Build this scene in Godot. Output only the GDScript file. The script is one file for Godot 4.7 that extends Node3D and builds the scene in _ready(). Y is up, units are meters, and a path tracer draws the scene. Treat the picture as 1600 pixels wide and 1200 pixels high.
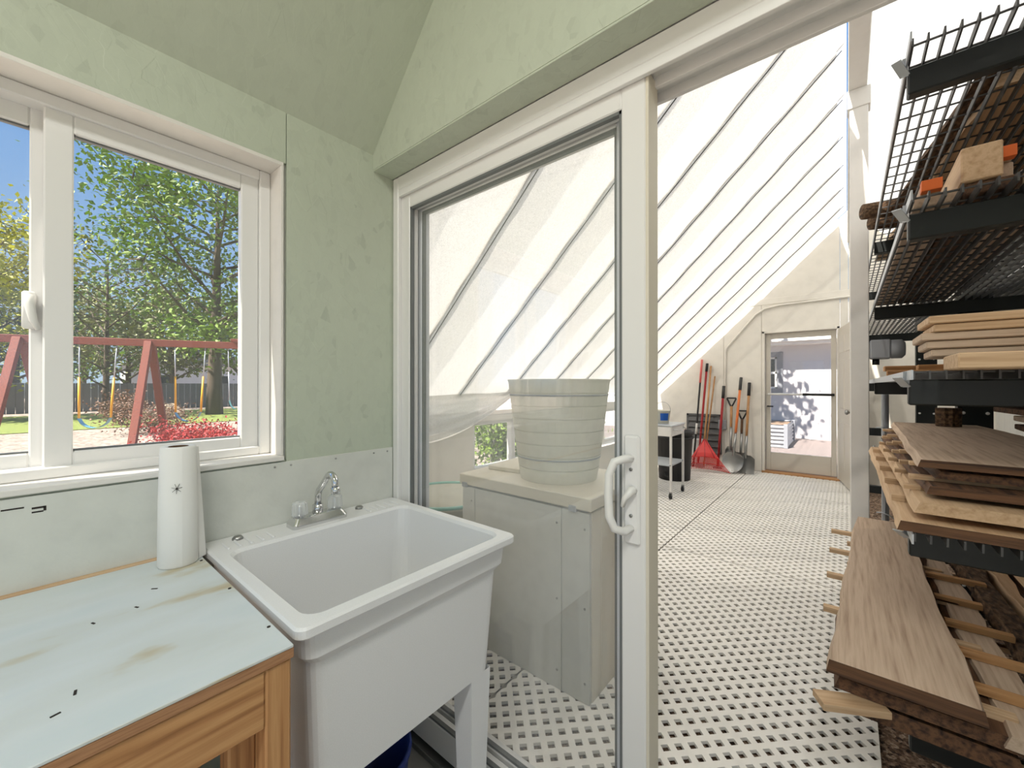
extends Node3D
# Sink room and greenhouse. x: right, y: up, -z: along the window wall into the greenhouse.
const EYE := Vector3(0, 1.28, 0)
const F := 632.0
const YAW := 39.6
var used = {}
var mats = {}
var rng = RandomNumberGenerator.new()

func _ready():
	rng.seed = 7
	var cam = Camera3D.new(); cam.name = "camera"; add_child(cam)
	cam.position = EYE; cam.rotation_degrees = Vector3(0.18, YAW, 0)
	cam.fov = rad_to_deg(2.0 * atan(600.0 / F)); cam.near = 0.03; cam.far = 300.0; cam.current = true
	var env = Environment.new(); var we = WorldEnvironment.new(); we.name = "environment"; we.environment = env
	var sky = Sky.new(); var sm = ProceduralSkyMaterial.new()
	sm.sky_top_color = Color(0.36, 0.63, 0.93); sm.sky_horizon_color = Color(0.80, 0.90, 0.98); sm.sky_curve = 0.2
	sm.ground_bottom_color = Color(0.5, 0.47, 0.43); sm.ground_horizon_color = Color(0.7, 0.74, 0.76)
	sm.sky_energy_multiplier = 0.70; sm.ground_energy_multiplier = 0.6; sm.sun_angle_max = 8.0
	sky.sky_material = sm; env.sky = sky; env.background_mode = Environment.BG_SKY
	env.tonemap_mode = Environment.TONE_MAPPER_LINEAR; env.tonemap_exposure = 2.02
	env.sdfgi_enabled = true; env.ssao_enabled = true; env.ssil_enabled = true
	add_child(we)
	var sun = DirectionalLight3D.new(); sun.name = "sun"; sun.light_energy = 3.0; sun.light_color = Color(1.0, 0.97, 0.92)
	sun.light_angular_distance = 0.6; sun.shadow_enabled = true; add_child(sun)
	sun.look_at_from_position(Vector3.ZERO, Vector3(0.2, -1.15, -0.8))
	make_materials()
	structure()
	greenhouse()
	sliding_door()
	window()
	bench_and_sink()
	lumber_rack()
	lumber()
	cart_and_tools()
	box_and_pot()
	far_yard()
	side_yard()

# ---------- photo helpers: a pixel gives a direction, a plane gives the distance
func ray(u, v):
	var a = (u - 800.0) / F; var b = (602.0 - v) / F; var t = deg_to_rad(YAW)
	return Vector3(a * cos(t) - sin(t), b, -a * sin(t) - cos(t))
func on_z(u, v, z): var d = ray(u, v); return EYE + d * (z / d.z)
func on_x(u, v, x): var d = ray(u, v); return EYE + d * (x / d.x)
func on_y(u, v, y): var d = ray(u, v); return EYE + d * ((y - EYE.y) / d.y)
func at_depth(u, v, k): return EYE + ray(u, v) * k

# ---------- naming
func numbered(called: String) -> String:
	var n: int = used.get(called, 0)
	used[called] = n + 1
	return called if n == 0 else "%s_%03d" % [called, n]
func tag(o, label, category, group = "", kind = ""):
	if label: o.set_meta("label", label)
	if category: o.set_meta("category", category)
	if group: o.set_meta("group", group)
	if kind: o.set_meta("kind", kind)
	return o
func thing(called, label, category, at = Vector3.ZERO, turn = 0.0, group = ""):
	var o = Node3D.new(); o.name = numbered(called); add_child(o); o.position = at; o.rotation.y = turn
	return tag(o, label, category, group)
func setting(called, label, category):
	var o = Node3D.new(); o.name = numbered(called); add_child(o)
	return tag(o, label, category, "", "structure")
func put(st: SurfaceTool, called, m, parent = null):
	st.generate_normals()
	return put_mesh(st.commit(), called, m, parent)
func put_mesh(mesh, called, m, parent = null):
	var o = MeshInstance3D.new(); o.mesh = mesh; o.material_override = m
	o.cast_shadow = GeometryInstance3D.SHADOW_CASTING_SETTING_ON
	if parent == null:
		o.name = numbered(called); add_child(o)
	else:
		o.name = called; parent.add_child(o, true)
	return o
func dup(o, at, turn = 0.0, label = ""):
	var c = o.duplicate(); var base: String = o.name
	if base.length() > 4 and base.right(3).is_valid_int(): base = base.left(-4)
	c.name = numbered(base); add_child(c); c.position = at; c.rotation.y = turn
	if label: c.set_meta("label", label)
	return c

# ---------- geometry
func mb(smooth = false) -> SurfaceTool:
	var st = SurfaceTool.new(); st.begin(Mesh.PRIMITIVE_TRIANGLES); st.set_smooth_group(0 if smooth else -1); return st
func tri(st, a, b, c, out):
	if (b - a).cross(c - a).dot(out) > 0.0:
		st.add_vertex(a); st.add_vertex(c); st.add_vertex(b)
	else:
		st.add_vertex(a); st.add_vertex(b); st.add_vertex(c)
func quad(st, a, b, c, d, out):
	tri(st, a, b, c, out); tri(st, a, c, d, out)
func bx(st, c: Vector3, s: Vector3, bev = 0.0, basis := Basis.IDENTITY):
	var h = s * 0.5; var b: float = minf(bev, minf(h.x, minf(h.y, h.z)) * 0.9)
	if b <= 0.0:
		for ax in 3:
			for sg in [-1.0, 1.0]:
				var n = Vector3.ZERO; n[ax] = sg
				var p = Vector3.ZERO; p[(ax + 1) % 3] = h[(ax + 1) % 3]
				var q = Vector3.ZERO; q[(ax + 2) % 3] = h[(ax + 2) % 3]
				var m = n * h[ax]
				quad(st, c + basis * (m - p - q), c + basis * (m + p - q), c + basis * (m + p + q), c + basis * (m - p + q), basis * n)
		return
	var vert = func(sg: Vector3, ax: int) -> Vector3:
		var r = Vector3.ZERO
		for k in 3: r[k] = sg[k] * (h[k] if k == ax else h[k] - b)
		return c + basis * r
	for ax in 3:
		var u = (ax + 1) % 3; var w = (ax + 2) % 3
		for sg in [-1.0, 1.0]:
			var q = []
			for k in [[-1, -1], [1, -1], [1, 1], [-1, 1]]:
				var s3 = Vector3.ZERO; s3[ax] = sg; s3[u] = k[0]; s3[w] = k[1]; q.append(vert.call(s3, ax))
			var n = Vector3.ZERO; n[ax] = sg
			quad(st, q[0], q[1], q[2], q[3], basis * n)
		for s1 in [-1.0, 1.0]:
			for s2 in [-1.0, 1.0]:
				var lo = Vector3.ZERO; lo[u] = s1; lo[w] = s2; var hi = lo; lo[ax] = -1; hi[ax] = 1
				var n = Vector3.ZERO; n[u] = s1; n[w] = s2
				quad(st, vert.call(lo, u), vert.call(hi, u), vert.call(hi, w), vert.call(lo, w), basis * n)
	for k in 8:
		var s3 = Vector3(-1 if k & 1 else 1, -1 if k & 2 else 1, -1 if k & 4 else 1)
		tri(st, vert.call(s3, 0), vert.call(s3, 1), vert.call(s3, 2), basis * s3)
func span(st, lo: Vector3, hi: Vector3, bev = 0.0):
	bx(st, (lo + hi) * 0.5, (hi - lo).abs(), bev)
func box(called, m, lo, hi, bev = 0.0, parent = null):
	var st = mb(); span(st, lo, hi, bev); return put(st, called, m, parent)
func bar(st, a: Vector3, b: Vector3, w: float, h: float, bev = 0.0):
	var d = (b - a); var z = d.normalized(); var up = Vector3.UP if absf(z.y) < 0.98 else Vector3.RIGHT
	var x = up.cross(z).normalized(); var y = z.cross(x)
	bx(st, (a + b) * 0.5, Vector3(w, h, d.length()), bev, Basis(x, y, z))
func tube(st, pts: Array, radii, seg = 10, caps = true):
	var n = pts.size(); var rings = []; var up = Vector3.UP
	for i in n:
		var t: Vector3 = (pts[mini(i + 1, n - 1)] - pts[maxi(i - 1, 0)]).normalized()
		if absf(t.dot(up)) > 0.98: up = Vector3.RIGHT if absf(t.x) < 0.9 else Vector3.FORWARD
		var x = up.cross(t).normalized(); var y = t.cross(x); up = y
		var r: float = radii[i] if radii is Array else radii
		var ring = []
		for k in seg: ring.append(pts[i] + (x * cos(TAU * k / seg) + y * sin(TAU * k / seg)) * r)
		rings.append(ring)
	for i in n - 1:
		var mid: Vector3 = (pts[i] + pts[i + 1]) * 0.5
		for k in seg:
			var a = rings[i][k]; var b = rings[i][(k + 1) % seg]; var c = rings[i + 1][(k + 1) % seg]; var d = rings[i + 1][k]
			quad(st, a, b, c, d, (a + b + c + d) * 0.25 - mid)
	if caps:
		for e in [0, n - 1]:
			var t: Vector3 = (pts[0] - pts[1]) if e == 0 else (pts[n - 1] - pts[n - 2])
			for k in range(1, seg - 1): tri(st, rings[e][0], rings[e][k], rings[e][k + 1], t)
func lathe(st, prof: Array, c := Vector3.ZERO, seg = 24):
	# prof: Vector2(r, y), running up the outside, over the rim and down the inside
	for i in prof.size() - 1:
		var p: Vector2 = prof[i]; var q: Vector2 = prof[i + 1]; var nn = Vector2(q.y - p.y, p.x - q.x)
		for k in seg:
			var a0 = TAU * k / seg; var a1 = TAU * (k + 1) / seg; var am = (a0 + a1) * 0.5
			var f = func(r, y, a): return c + Vector3(cos(a) * r, y, sin(a) * r)
			var out = Vector3(cos(am) * nn.x, nn.y, sin(am) * nn.x)
			if p.x < 1e-5: tri(st, f.call(0, p.y, 0), f.call(q.x, q.y, a0), f.call(q.x, q.y, a1), out)
			elif q.x < 1e-5: tri(st, f.call(0, q.y, 0), f.call(p.x, p.y, a0), f.call(p.x, p.y, a1), out)
			else: quad(st, f.call(p.x, p.y, a0), f.call(p.x, p.y, a1), f.call(q.x, q.y, a1), f.call(q.x, q.y, a0), out)
func rr(cx, cz, hx, hz, r, y, n = 5) -> Array:
	var out = []
	for k in 4:
		var sx = [1, -1, -1, 1][k]; var sz = [1, 1, -1, -1][k]
		for i in n + 1:
			var a: float = (k + float(i) / n) * PI / 2
			out.append(Vector3(cx + sx * (hx - r) + cos(a) * r, y, cz + sz * (hz - r) + sin(a) * r))
	return out
func loft(st, rings: Array, inward = false):
	for i in rings.size() - 1:
		var n: int = rings[i].size(); var c = Vector3.ZERO
		for p in rings[i]: c += p / n
		for k in n:
			var a = rings[i][k]; var b = rings[i][(k + 1) % n]; var d = rings[i + 1][k]; var e = rings[i + 1][(k + 1) % n]
			var up: Vector3 = Vector3.UP if absf(rings[i][0].y - rings[i + 1][0].y) < 1e-4 else Vector3.ZERO
			var out: Vector3 = up if up != Vector3.ZERO else ((a + b) * 0.5 - c) * Vector3(1, 0, 1) * (-1 if inward else 1)
			quad(st, a, b, e, d, out)
func cap(st, ring: Array, out: Vector3):
	for k in range(1, ring.size() - 1): tri(st, ring[0], ring[k], ring[k + 1], out)
func prism(st, poly: PackedVector2Array, to3: Callable, d0: float, d1: float):
	# poly in 2D, to3(p, d) gives the 3D point at depth d
	var ids = Geometry2D.triangulate_polygon(poly); var ax: Vector3 = to3.call(Vector2.ZERO, 1.0) - to3.call(Vector2.ZERO, 0.0); ax *= signf(d1 - d0)
	for i in range(0, ids.size(), 3):
		tri(st, to3.call(poly[ids[i]], d0), to3.call(poly[ids[i + 1]], d0), to3.call(poly[ids[i + 2]], d0), -ax)
		tri(st, to3.call(poly[ids[i]], d1), to3.call(poly[ids[i + 1]], d1), to3.call(poly[ids[i + 2]], d1), ax)
	var cw = Geometry2D.is_polygon_clockwise(poly)
	for i in poly.size():
		var p = poly[i]; var q = poly[(i + 1) % poly.size()]; var e = q - p; var nn = Vector2(e.y, -e.x) * (-1.0 if cw else 1.0)
		quad(st, to3.call(p, d0), to3.call(q, d0), to3.call(q, d1), to3.call(p, d1), to3.call(nn, 0.0) - to3.call(Vector2.ZERO, 0.0))

# ---------- materials
func noise_tex(freq, ramp: Array, sd = 1, type = FastNoiseLite.TYPE_SIMPLEX_SMOOTH, oct = 4, size = 512, normal = false):
	var n = FastNoiseLite.new(); n.noise_type = type; n.frequency = freq; n.seed = sd; n.fractal_octaves = oct
	if type == FastNoiseLite.TYPE_CELLULAR: n.cellular_return_type = FastNoiseLite.RETURN_CELL_VALUE
	var t = NoiseTexture2D.new(); t.width = size; t.height = size; t.seamless = true; t.noise = n; t.normalize = true
	if normal: t.as_normal_map = true; t.bump_strength = 4.0
	elif ramp.size() > 0:
		var g = Gradient.new(); var offs = PackedFloat32Array(); var cols = PackedColorArray()
		for r in ramp: offs.append(r[0]); cols.append(r[1])
		g.offsets = offs; g.colors = cols; t.color_ramp = g
	return t
func mat(called, color: Color, rough = 0.6, metal = 0.0, tex = null, scale = Vector3.ONE, world = false, bump = null, bump_cm = 0.1):
	var m = StandardMaterial3D.new(); m.resource_name = called; m.albedo_color = color; m.roughness = rough; m.metallic = metal
	if tex or bump:
		m.uv1_triplanar = true; m.uv1_world_triplanar = world; m.uv1_scale = scale; m.uv1_triplanar_sharpness = 6.0
		if tex: m.albedo_texture = tex
		if bump: m.heightmap_enabled = true; m.heightmap_texture = bump; m.heightmap_scale = bump_cm
	mats[called] = m
	return m
func make_materials():
	var g = func(v): return Color(v, v, v)
	var mottled = noise_tex(0.01, [[0.0, g.call(0.955)], [0.5, g.call(0.985)], [1.0, g.call(1.0)]], 3)
	var flakes = noise_tex(0.035, [[0.0, g.call(0.93)], [0.15, g.call(0.985)], [0.6, g.call(1.0)], [1.0, g.call(0.965)]], 11, FastNoiseLite.TYPE_CELLULAR, 2)
	var flake_bump = noise_tex(0.03, [], 12, FastNoiseLite.TYPE_CELLULAR, 2)
	var fine = noise_tex(0.06, [], 5)
	mat("green_osb", Color(0.735, 0.765, 0.695), 0.62, 0, flakes, Vector3(1.6, 1.1, 1.6), true, flake_bump, 0.09)
	mat("cream_panel", Color(0.845, 0.85, 0.82), 0.5, 0, mottled, Vector3(2, 2, 2), true, fine, 0.03)
	mat("white_trim", Color(0.90, 0.885, 0.86), 0.42, 0, mottled, Vector3(1.5, 1.5, 1.5), true)
	mat("vinyl", Color(0.90, 0.895, 0.885), 0.35)
	mat("vinyl_cool", Color(0.84, 0.85, 0.87), 0.35)
	mat("gasket", Color(0.16, 0.16, 0.16), 0.6)
	mat("grey_gasket", Color(0.42, 0.43, 0.43), 0.5)
	var glass = mat("glass", Color(0.95, 0.98, 0.97, 0.03), 0.0); glass.transparency = BaseMaterial3D.TRANSPARENCY_ALPHA; glass.metallic_specular = 0.5
	var poly = mat("roof_glazing", Color(0.97, 0.98, 0.98, 0.35), 0.5); poly.backlight_enabled = true; poly.backlight = Color(1, 1, 1); poly.transparency = BaseMaterial3D.TRANSPARENCY_ALPHA
	mat("beige_wall", Color(0.915, 0.895, 0.855), 0.7, 0, mottled, Vector3(0.8, 0.8, 0.8), true, fine, 0.02)
	mat("beige_door", Color(0.80, 0.775, 0.73), 0.5)
	mat("white_paint", Color(0.90, 0.89, 0.875), 0.5, 0, mottled, Vector3(1, 1, 1), true)
	mat("white_siding", Color(0.91, 0.91, 0.90), 0.55)
	var cloth = mat("shade_cloth", Color(0.90, 0.895, 0.885), 0.9, 0, noise_tex(0.16, [[0.0, g.call(0.66)], [0.45, g.call(0.92)], [1.0, g.call(1.0)]], 21, FastNoiseLite.TYPE_VALUE, 2), Vector3(5, 5, 5), true)
	cloth.backlight_enabled = true; cloth.backlight = Color(1.0, 0.99, 0.97); cloth.albedo_color.a = 0.93; cloth.transparency = BaseMaterial3D.TRANSPARENCY_ALPHA; cloth.cull_mode = BaseMaterial3D.CULL_DISABLED
	var opal = mat("opal_panel", Color(0.93, 0.93, 0.92), 0.6); opal.backlight_enabled = true; opal.backlight = Color(1.0, 1.0, 0.98); opal.albedo_color.a = 0.82; opal.transparency = BaseMaterial3D.TRANSPARENCY_ALPHA
	var lamp = mat("lamp_diffuser", Color(0.95, 0.95, 0.95), 0.5); lamp.emission_enabled = true; lamp.emission = Color(1.0, 1.0, 0.98); lamp.emission_energy_multiplier = 1.0
	var sheer = mat("sheer_cloth", Color(0.9, 0.9, 0.89, 0.32), 0.9); sheer.transparency = BaseMaterial3D.TRANSPARENCY_ALPHA; sheer.backlight_enabled = true; sheer.backlight = Color(0.8, 0.8, 0.8); sheer.cull_mode = BaseMaterial3D.CULL_DISABLED
	mat("cord", Color(0.30, 0.30, 0.29), 0.8)
	mat("lattice", Color(0.985, 0.97, 0.94), 0.55, 0, mottled, Vector3(1.2, 1.2, 1.2), true)
	mat("gravel", Color(1, 1, 1), 0.95, 0, noise_tex(0.09, [[0.0, Color(0.14, 0.10, 0.08)], [0.4, Color(0.42, 0.33, 0.26)], [0.7, Color(0.60, 0.50, 0.42)], [1.0, Color(0.75, 0.68, 0.6)]], 31, FastNoiseLite.TYPE_CELLULAR, 2), Vector3(1.6, 1.6, 1.6), true, fine, 0.6)
	mat("concrete", Color(0.62, 0.60, 0.57), 0.85, 0, mottled, Vector3(1, 1, 1), true)
	mat("plastic_white", Color(0.90, 0.895, 0.88), 0.38)
	mat("tub", Color(0.91, 0.91, 0.91), 0.42, 0, noise_tex(0.2, [[0.0, g.call(0.965)], [1.0, g.call(1.0)]], 41), Vector3(3, 3, 3))
	mat("chrome", Color(0.86, 0.86, 0.86), 0.12, 1.0)
	mat("steel", Color(0.62, 0.62, 0.61), 0.35, 0.9)
	mat("galvanized", Color(0.74, 0.76, 0.78), 0.42, 0.6)
	var acr = mat("acrylic", Color(0.93, 0.94, 0.94, 0.35), 0.08); acr.transparency = BaseMaterial3D.TRANSPARENCY_ALPHA
	mat("paper", Color(0.93, 0.925, 0.91), 0.9, 0, null, Vector3.ONE, false, fine, 0.05)
	mat("brown_paper", Color(0.36, 0.27, 0.19), 0.9)
	mat("dark_mark", Color(0.16, 0.13, 0.11), 0.8)
	# painted plywood with stains that have outlines of their own
	var stain = noise_tex(0.006, [[0.0, Color(0.62, 0.47, 0.32)], [0.13, Color(0.80, 0.74, 0.62)], [0.27, Color(0.87, 0.88, 0.865)], [0.6, Color(0.895, 0.91, 0.91)], [1.0, Color(0.86, 0.89, 0.895)]], 57, FastNoiseLite.TYPE_SIMPLEX_SMOOTH, 5)
	mat("bench_top", Color(0.92, 0.935, 0.945), 0.5, 0, stain, Vector3(1.3, 1, 0.6), true, fine, 0.03)
	var grain = func(lo: Color, mid: Color, hi: Color, sd): return noise_tex(0.012, [[0.0, lo], [0.35, mid], [0.7, hi], [1.0, mid]], sd, FastNoiseLite.TYPE_SIMPLEX_SMOOTH, 5)
	var pine = grain.call(Color(0.52, 0.35, 0.21), Color(0.68, 0.49, 0.31), Color(0.76, 0.58, 0.39), 61)
	var grey_wood = grain.call(Color(0.64, 0.54, 0.455), Color(0.74, 0.645, 0.555), Color(0.80, 0.71, 0.62), 62)
	var tan_wood = grain.call(Color(0.68, 0.54, 0.41), Color(0.77, 0.64, 0.50), Color(0.83, 0.71, 0.57), 63)
	var dark_wood = grain.call(Color(0.17, 0.11, 0.08), Color(0.33, 0.23, 0.16), Color(0.44, 0.31, 0.21), 64)
	var bark = noise_tex(0.03, [[0.0, Color(0.12, 0.08, 0.05)], [0.5, Color(0.34, 0.25, 0.17)], [1.0, Color(0.52, 0.42, 0.32)]], 65)
	for ax in [["_z", Vector3(7, 7, 0.35)], ["_x", Vector3(0.35, 7, 7)], ["_y", Vector3(7, 0.35, 7)]]:
		mat("pine" + ax[0], Color.WHITE, 0.65, 0, pine, ax[1])
		mat("grey_wood" + ax[0], Color.WHITE, 0.75, 0, grey_wood, ax[1], false, fine, 0.04)
		mat("tan_wood" + ax[0], Color.WHITE, 0.7, 0, tan_wood, ax[1])
		mat("dark_wood" + ax[0], Color.WHITE, 0.8, 0, dark_wood, ax[1], false, fine, 0.05)
	mat("bark", Color.WHITE, 0.95, 0, bark, Vector3(3, 3, 1.2), false, bark, 0.8)
	mat("ply_edge", Color(0.85, 0.72, 0.6), 0.8, 0, grey_wood, Vector3(2, 30, 2))
	mat("rack_black", Color(0.13, 0.145, 0.145), 0.45, 0.3)
	mat("grate", Color(0.34, 0.34, 0.34), 0.5, 0.5)
	mat("orange_paint", Color(0.88, 0.42, 0.16), 0.6)
	mat("red_plastic", Color(0.83, 0.17, 0.16), 0.45)
	mat("red_handle", Color(0.62, 0.13, 0.15), 0.45)
	mat("pink_handle", Color(0.83, 0.40, 0.38), 0.5)
	mat("orange_handle", Color(0.85, 0.47, 0.24), 0.5)
	mat("black_plastic", Color(0.10, 0.10, 0.105), 0.5)
	mat("grip", Color(0.24, 0.24, 0.235), 0.7)
	mat("bin", Color(0.17, 0.165, 0.17), 0.6, 0, null, Vector3.ONE, false, fine, 0.1)
	mat("wood_handle", Color.WHITE, 0.5, 0, pine, Vector3(12, 1, 12))
	mat("grey_box", Color(0.60, 0.61, 0.63), 0.5)
	mat("louver", Color(0.36, 0.36, 0.36), 0.5)
	mat("cream_pot", Color(0.86, 0.85, 0.79), 0.5, 0, mottled, Vector3(3, 3, 3))
	mat("box_white", Color(0.83, 0.83, 0.80), 0.5, 0, mottled, Vector3(2, 2, 2), true)
	mat("box_cream", Color(0.86, 0.83, 0.76), 0.55)
	mat("teal", Color(0.55, 0.78, 0.73), 0.35)
	mat("blue_label", Color(0.10, 0.36, 0.72), 0.45)
	mat("blue_plastic", Color(0.05, 0.18, 0.5), 0.45)
	mat("stucco", Color(0.80, 0.79, 0.80), 0.9, 0, null, Vector3.ONE, true, fine, 0.1)
	mat("grey_trim", Color(0.52, 0.53, 0.56), 0.7)
	mat("shingle", Color(0.62, 0.61, 0.62), 0.9, 0, noise_tex(0.05, [[0.0, g.call(0.7)], [1.0, g.call(1.0)]], 71, FastNoiseLite.TYPE_CELLULAR, 1), Vector3(1, 1, 1), true)
	mat("dark_glass", Color(0.10, 0.11, 0.13), 0.08)
	mat("pea_gravel", Color(0.56, 0.51, 0.50), 0.95, 0, noise_tex(0.09, [[0.0, g.call(0.5)], [0.4, g.call(0.78)], [1.0, g.call(1.0)]], 72, FastNoiseLite.TYPE_CELLULAR, 2), Vector3(1.3, 1.3, 1.3), true, fine, 0.5)
	mat("yard_gravel", Color(0.66, 0.60, 0.55), 0.95, 0, noise_tex(0.05, [[0.0, g.call(0.45)], [0.4, g.call(0.75)], [1.0, g.call(1.0)]], 73, FastNoiseLite.TYPE_CELLULAR, 2), Vector3(0.5, 0.5, 0.5), true)
	mat("lawn", Color.WHITE, 0.95, 0, noise_tex(0.04, [[0.0, Color(0.24, 0.29, 0.12)], [0.6, Color(0.42, 0.47, 0.20)], [1.0, Color(0.55, 0.56, 0.29)]], 74), Vector3(0.5, 0.5, 0.5), true)
	mat("redwood", Color.WHITE, 0.7, 0, grain.call(Color(0.30, 0.10, 0.06), Color(0.42, 0.16, 0.10), Color(0.49, 0.21, 0.13), 66), Vector3(5, 5, 5))
	mat("yellow_sleeve", Color(0.93, 0.66, 0.10), 0.5)
	mat("swing_blue", Color(0.45, 0.68, 0.78), 0.5)
	mat("rock", Color(0.78, 0.68, 0.57), 0.9, 0, mottled, Vector3(1, 1, 1))
	mat("tree_bark", Color(0.30, 0.25, 0.21), 0.95, 0, null, Vector3.ONE, false, bark, 0.6)
	mat("fence_grey", Color(0.40, 0.40, 0.41), 0.85)
	for lf in [["leaf_green", Color(0.40, 0.50, 0.13)], ["leaf_yellow", Color(0.62, 0.62, 0.16)], ["leaf_olive", Color(0.38, 0.40, 0.20)], ["leaf_red", Color(0.62, 0.14, 0.16)], ["leaf_brown", Color(0.45, 0.33, 0.26)]]:
		var m = mat(lf[0], lf[1], 0.6); m.backlight_enabled = true; m.backlight = lf[1] * 1.1; m.cull_mode = BaseMaterial3D.CULL_DISABLED; m.vertex_color_use_as_albedo = true
func M(n): return mats[n]

# ---------- the room and the greenhouse shell
const WX := -1.31     # window wall, inner face
const DZ := -0.88     # sliding door frame, room face
const FZ := -7.0      # far wall
func xy(p: Vector2, d: float): return Vector3(p.x, p.y, d)
func yz(p: Vector2, d: float): return Vector3(d, p.y, p.x)
func room_y(x): return 2.107 + 1.06 * (x - WX) if x < 0.05 else 3.549 - 1.06 * (x - 0.05)
func cloth_y(x): return 3.54 + 0.963 * x
func structure():
	# floor of the sink room
	var fl = setting("floor", "grey concrete floor of the sink room", "floor")
	box("slab", M("concrete"), Vector3(-1.45, -0.1, -1.02), Vector3(1.42, 0.0, 2.5), 0.0, fl)
	# window wall
	var wl = setting("wall_left", "sage green painted board wall with the sliding window", "wall")
	var st = mb()
	span(st, Vector3(-1.46, 0, -0.93), Vector3(-1.322, 1.058, 2.5)); span(st, Vector3(-1.46, 1.95, -0.93), Vector3(-1.322, 2.1, 2.5))
	span(st, Vector3(-1.46, 1.058, -0.93), Vector3(-1.322, 1.95, -0.50)); span(st, Vector3(-1.46, 1.058, 0.46), Vector3(-1.322, 1.95, 2.5))
	put(st, "core", M("white_paint"), wl)
	for p in [[Vector3(0, 0, -0.93), Vector3(0, 2.13, -0.5095)], [Vector3(0, 1.952, -0.5075), Vector3(0, 2.13, 1.2)], [Vector3(0, 0, -0.5075), Vector3(0, 1.056, 1.2)], [Vector3(0, 1.056, 0.462), Vector3(0, 1.952, 1.2)], [Vector3(0, 0, 1.202), Vector3(0, 2.13, 2.5)]]:
		box("board_panel", M("green_osb"), Vector3(-1.322, p[0].y, p[0].z), Vector3(WX, p[1].y, p[1].z), 0.001, wl)
	# cream splash panel behind the sink and the bench
	var sp = box("splash_panel", M("cream_panel"), Vector3(WX, 0.80, -0.879), Vector3(WX + 0.006, 1.05, 1.2), 0.001, wl)
	for z in [-0.855, -0.80, -0.66, -0.52, -0.475]:
		st = mb(true); tube(st, [Vector3(WX + 0.005, 1.038, z), Vector3(WX + 0.0085, 1.038, z)], 0.0028, 8); put(st, "screw", M("steel"), sp)
	st = mb(); var px = WX + 0.0064
	for e in [[0.012, 1.022, 0.03, 1.026], [0.028, 1.016, 0.032, 1.026], [0.012, 1.014, 0.028, 1.017], [-0.028, 1.027, 0.002, 1.030]]: span(st, Vector3(px - 0.001, e[1], -e[2]), Vector3(px, e[3], -e[0]))
	put(st, "pencil_mark", M("dark_mark"), sp)
	# gable wall above the sliding door, set proud of the frame, and the wall beside it
	var wf = setting("wall_front", "sage green gable wall above the sliding glass door", "wall")
	var low = 2.054
	st = mb(); prism(st, PackedVector2Array([Vector2(WX, low), Vector2(1.3, low), Vector2(1.3, room_y(1.3) + 0.02), Vector2(0.05, room_y(0.05) + 0.02), Vector2(WX, room_y(WX) + 0.02)]), xy, -0.80, -0.812)
	put(st, "board_panel", M("green_osb"), wf)
	st = mb(); prism(st, PackedVector2Array([Vector2(WX - 0.15, low), Vector2(1.3, low), Vector2(1.3, room_y(1.3) + 0.06), Vector2(0.05, 3.69), Vector2(WX - 0.15, cloth_y(WX - 0.15) + 0.13)]), xy, -0.812, -1.02)
	put(st, "header", M("white_paint"), wf)
	box("soffit_board", M("green_osb"), Vector3(WX, low - 0.006, -0.88), Vector3(1.3, low, -0.8005), 0.001, wf)
	box("side_wall", M("green_osb"), Vector3(0.56, 0, -1.02), Vector3(1.3, low, -0.88), 0.0, wf)
	# outer end wall of the greenhouse left of the sink room
	st = mb(); prism(st, PackedVector2Array([Vector2(-2.74, -0.2), Vector2(WX, -0.2), Vector2(WX, cloth_y(WX) + 0.1), Vector2(-2.74, 0.98)]), xy, -0.93, -1.02)
	put(st, "end_wall", M("beige_wall"), wf)
	# ceiling of the sink room, two slopes
	var ce = setting("ceiling", "sage green sloped board ceiling of the sink room", "ceiling")
	for s in [[-1.46, 0.05], [0.05, 1.42]]:
		st = mb(); var a: float = s[0]; var b: float = s[1]
		var ya = room_y(WX) + 1.06 * (a - WX) if a < WX else room_y(a)
		prism(st, PackedVector2Array([Vector2(a, ya), Vector2(b, room_y(b)), Vector2(b, room_y(b) + 0.16), Vector2(a, ya + 0.16)]), xy, 2.6, -0.80)
		put(st, "ceiling_panel", M("green_osb"), ce)
	# back wall with a wide open doorway behind the camera, right wall
	var wb = setting("wall_back", "sage green wall with a wide open doorway", "wall")
	st = mb(); prism(st, PackedVector2Array([Vector2(-1.46, 2.1), Vector2(1.42, 2.1), Vector2(0.05, 3.6)]), xy, 2.5, 2.6)
	span(st, Vector3(-1.46, 0, 2.5), Vector3(-1.15, 2.1, 2.6)); span(st, Vector3(1.25, 0, 2.5), Vector3(1.42, 2.1, 2.6))
	put(st, "board_panel", M("green_osb"), wb)
	var wr = setting("wall_right", "white grooved panel wall behind the lumber rack", "wall")
	var rw = mb(); span(rw, Vector3(1.312, -0.1, -7.12), Vector3(1.42, 2.25, -0.3)); span(rw, Vector3(1.312, -0.1, 1.7), Vector3(1.42, 2.25, 2.6)); span(rw, Vector3(1.312, -0.1, -0.3), Vector3(1.42, 0.85, 1.7)); span(rw, Vector3(1.312, 1.98, -0.3), Vector3(1.42, 2.25, 1.7)); put(rw, "core", M("white_paint"), wr)
	var z = 2.5
	while z > -7.0:
		if z < 1.75 and z > -0.2:
			box("plank", M("white_siding"), Vector3(1.30, 0.0, z - 0.196), Vector3(1.312, 0.85, z), 0.003, wr); box("plank", M("white_siding"), Vector3(1.30, 1.98, z - 0.196), Vector3(1.312, 2.25, z), 0.003, wr)
		else: box("plank", M("white_siding"), Vector3(1.30, 0.0, z - 0.196), Vector3(1.312, 2.25, z), 0.003, wr)
		z -= 0.2
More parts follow.
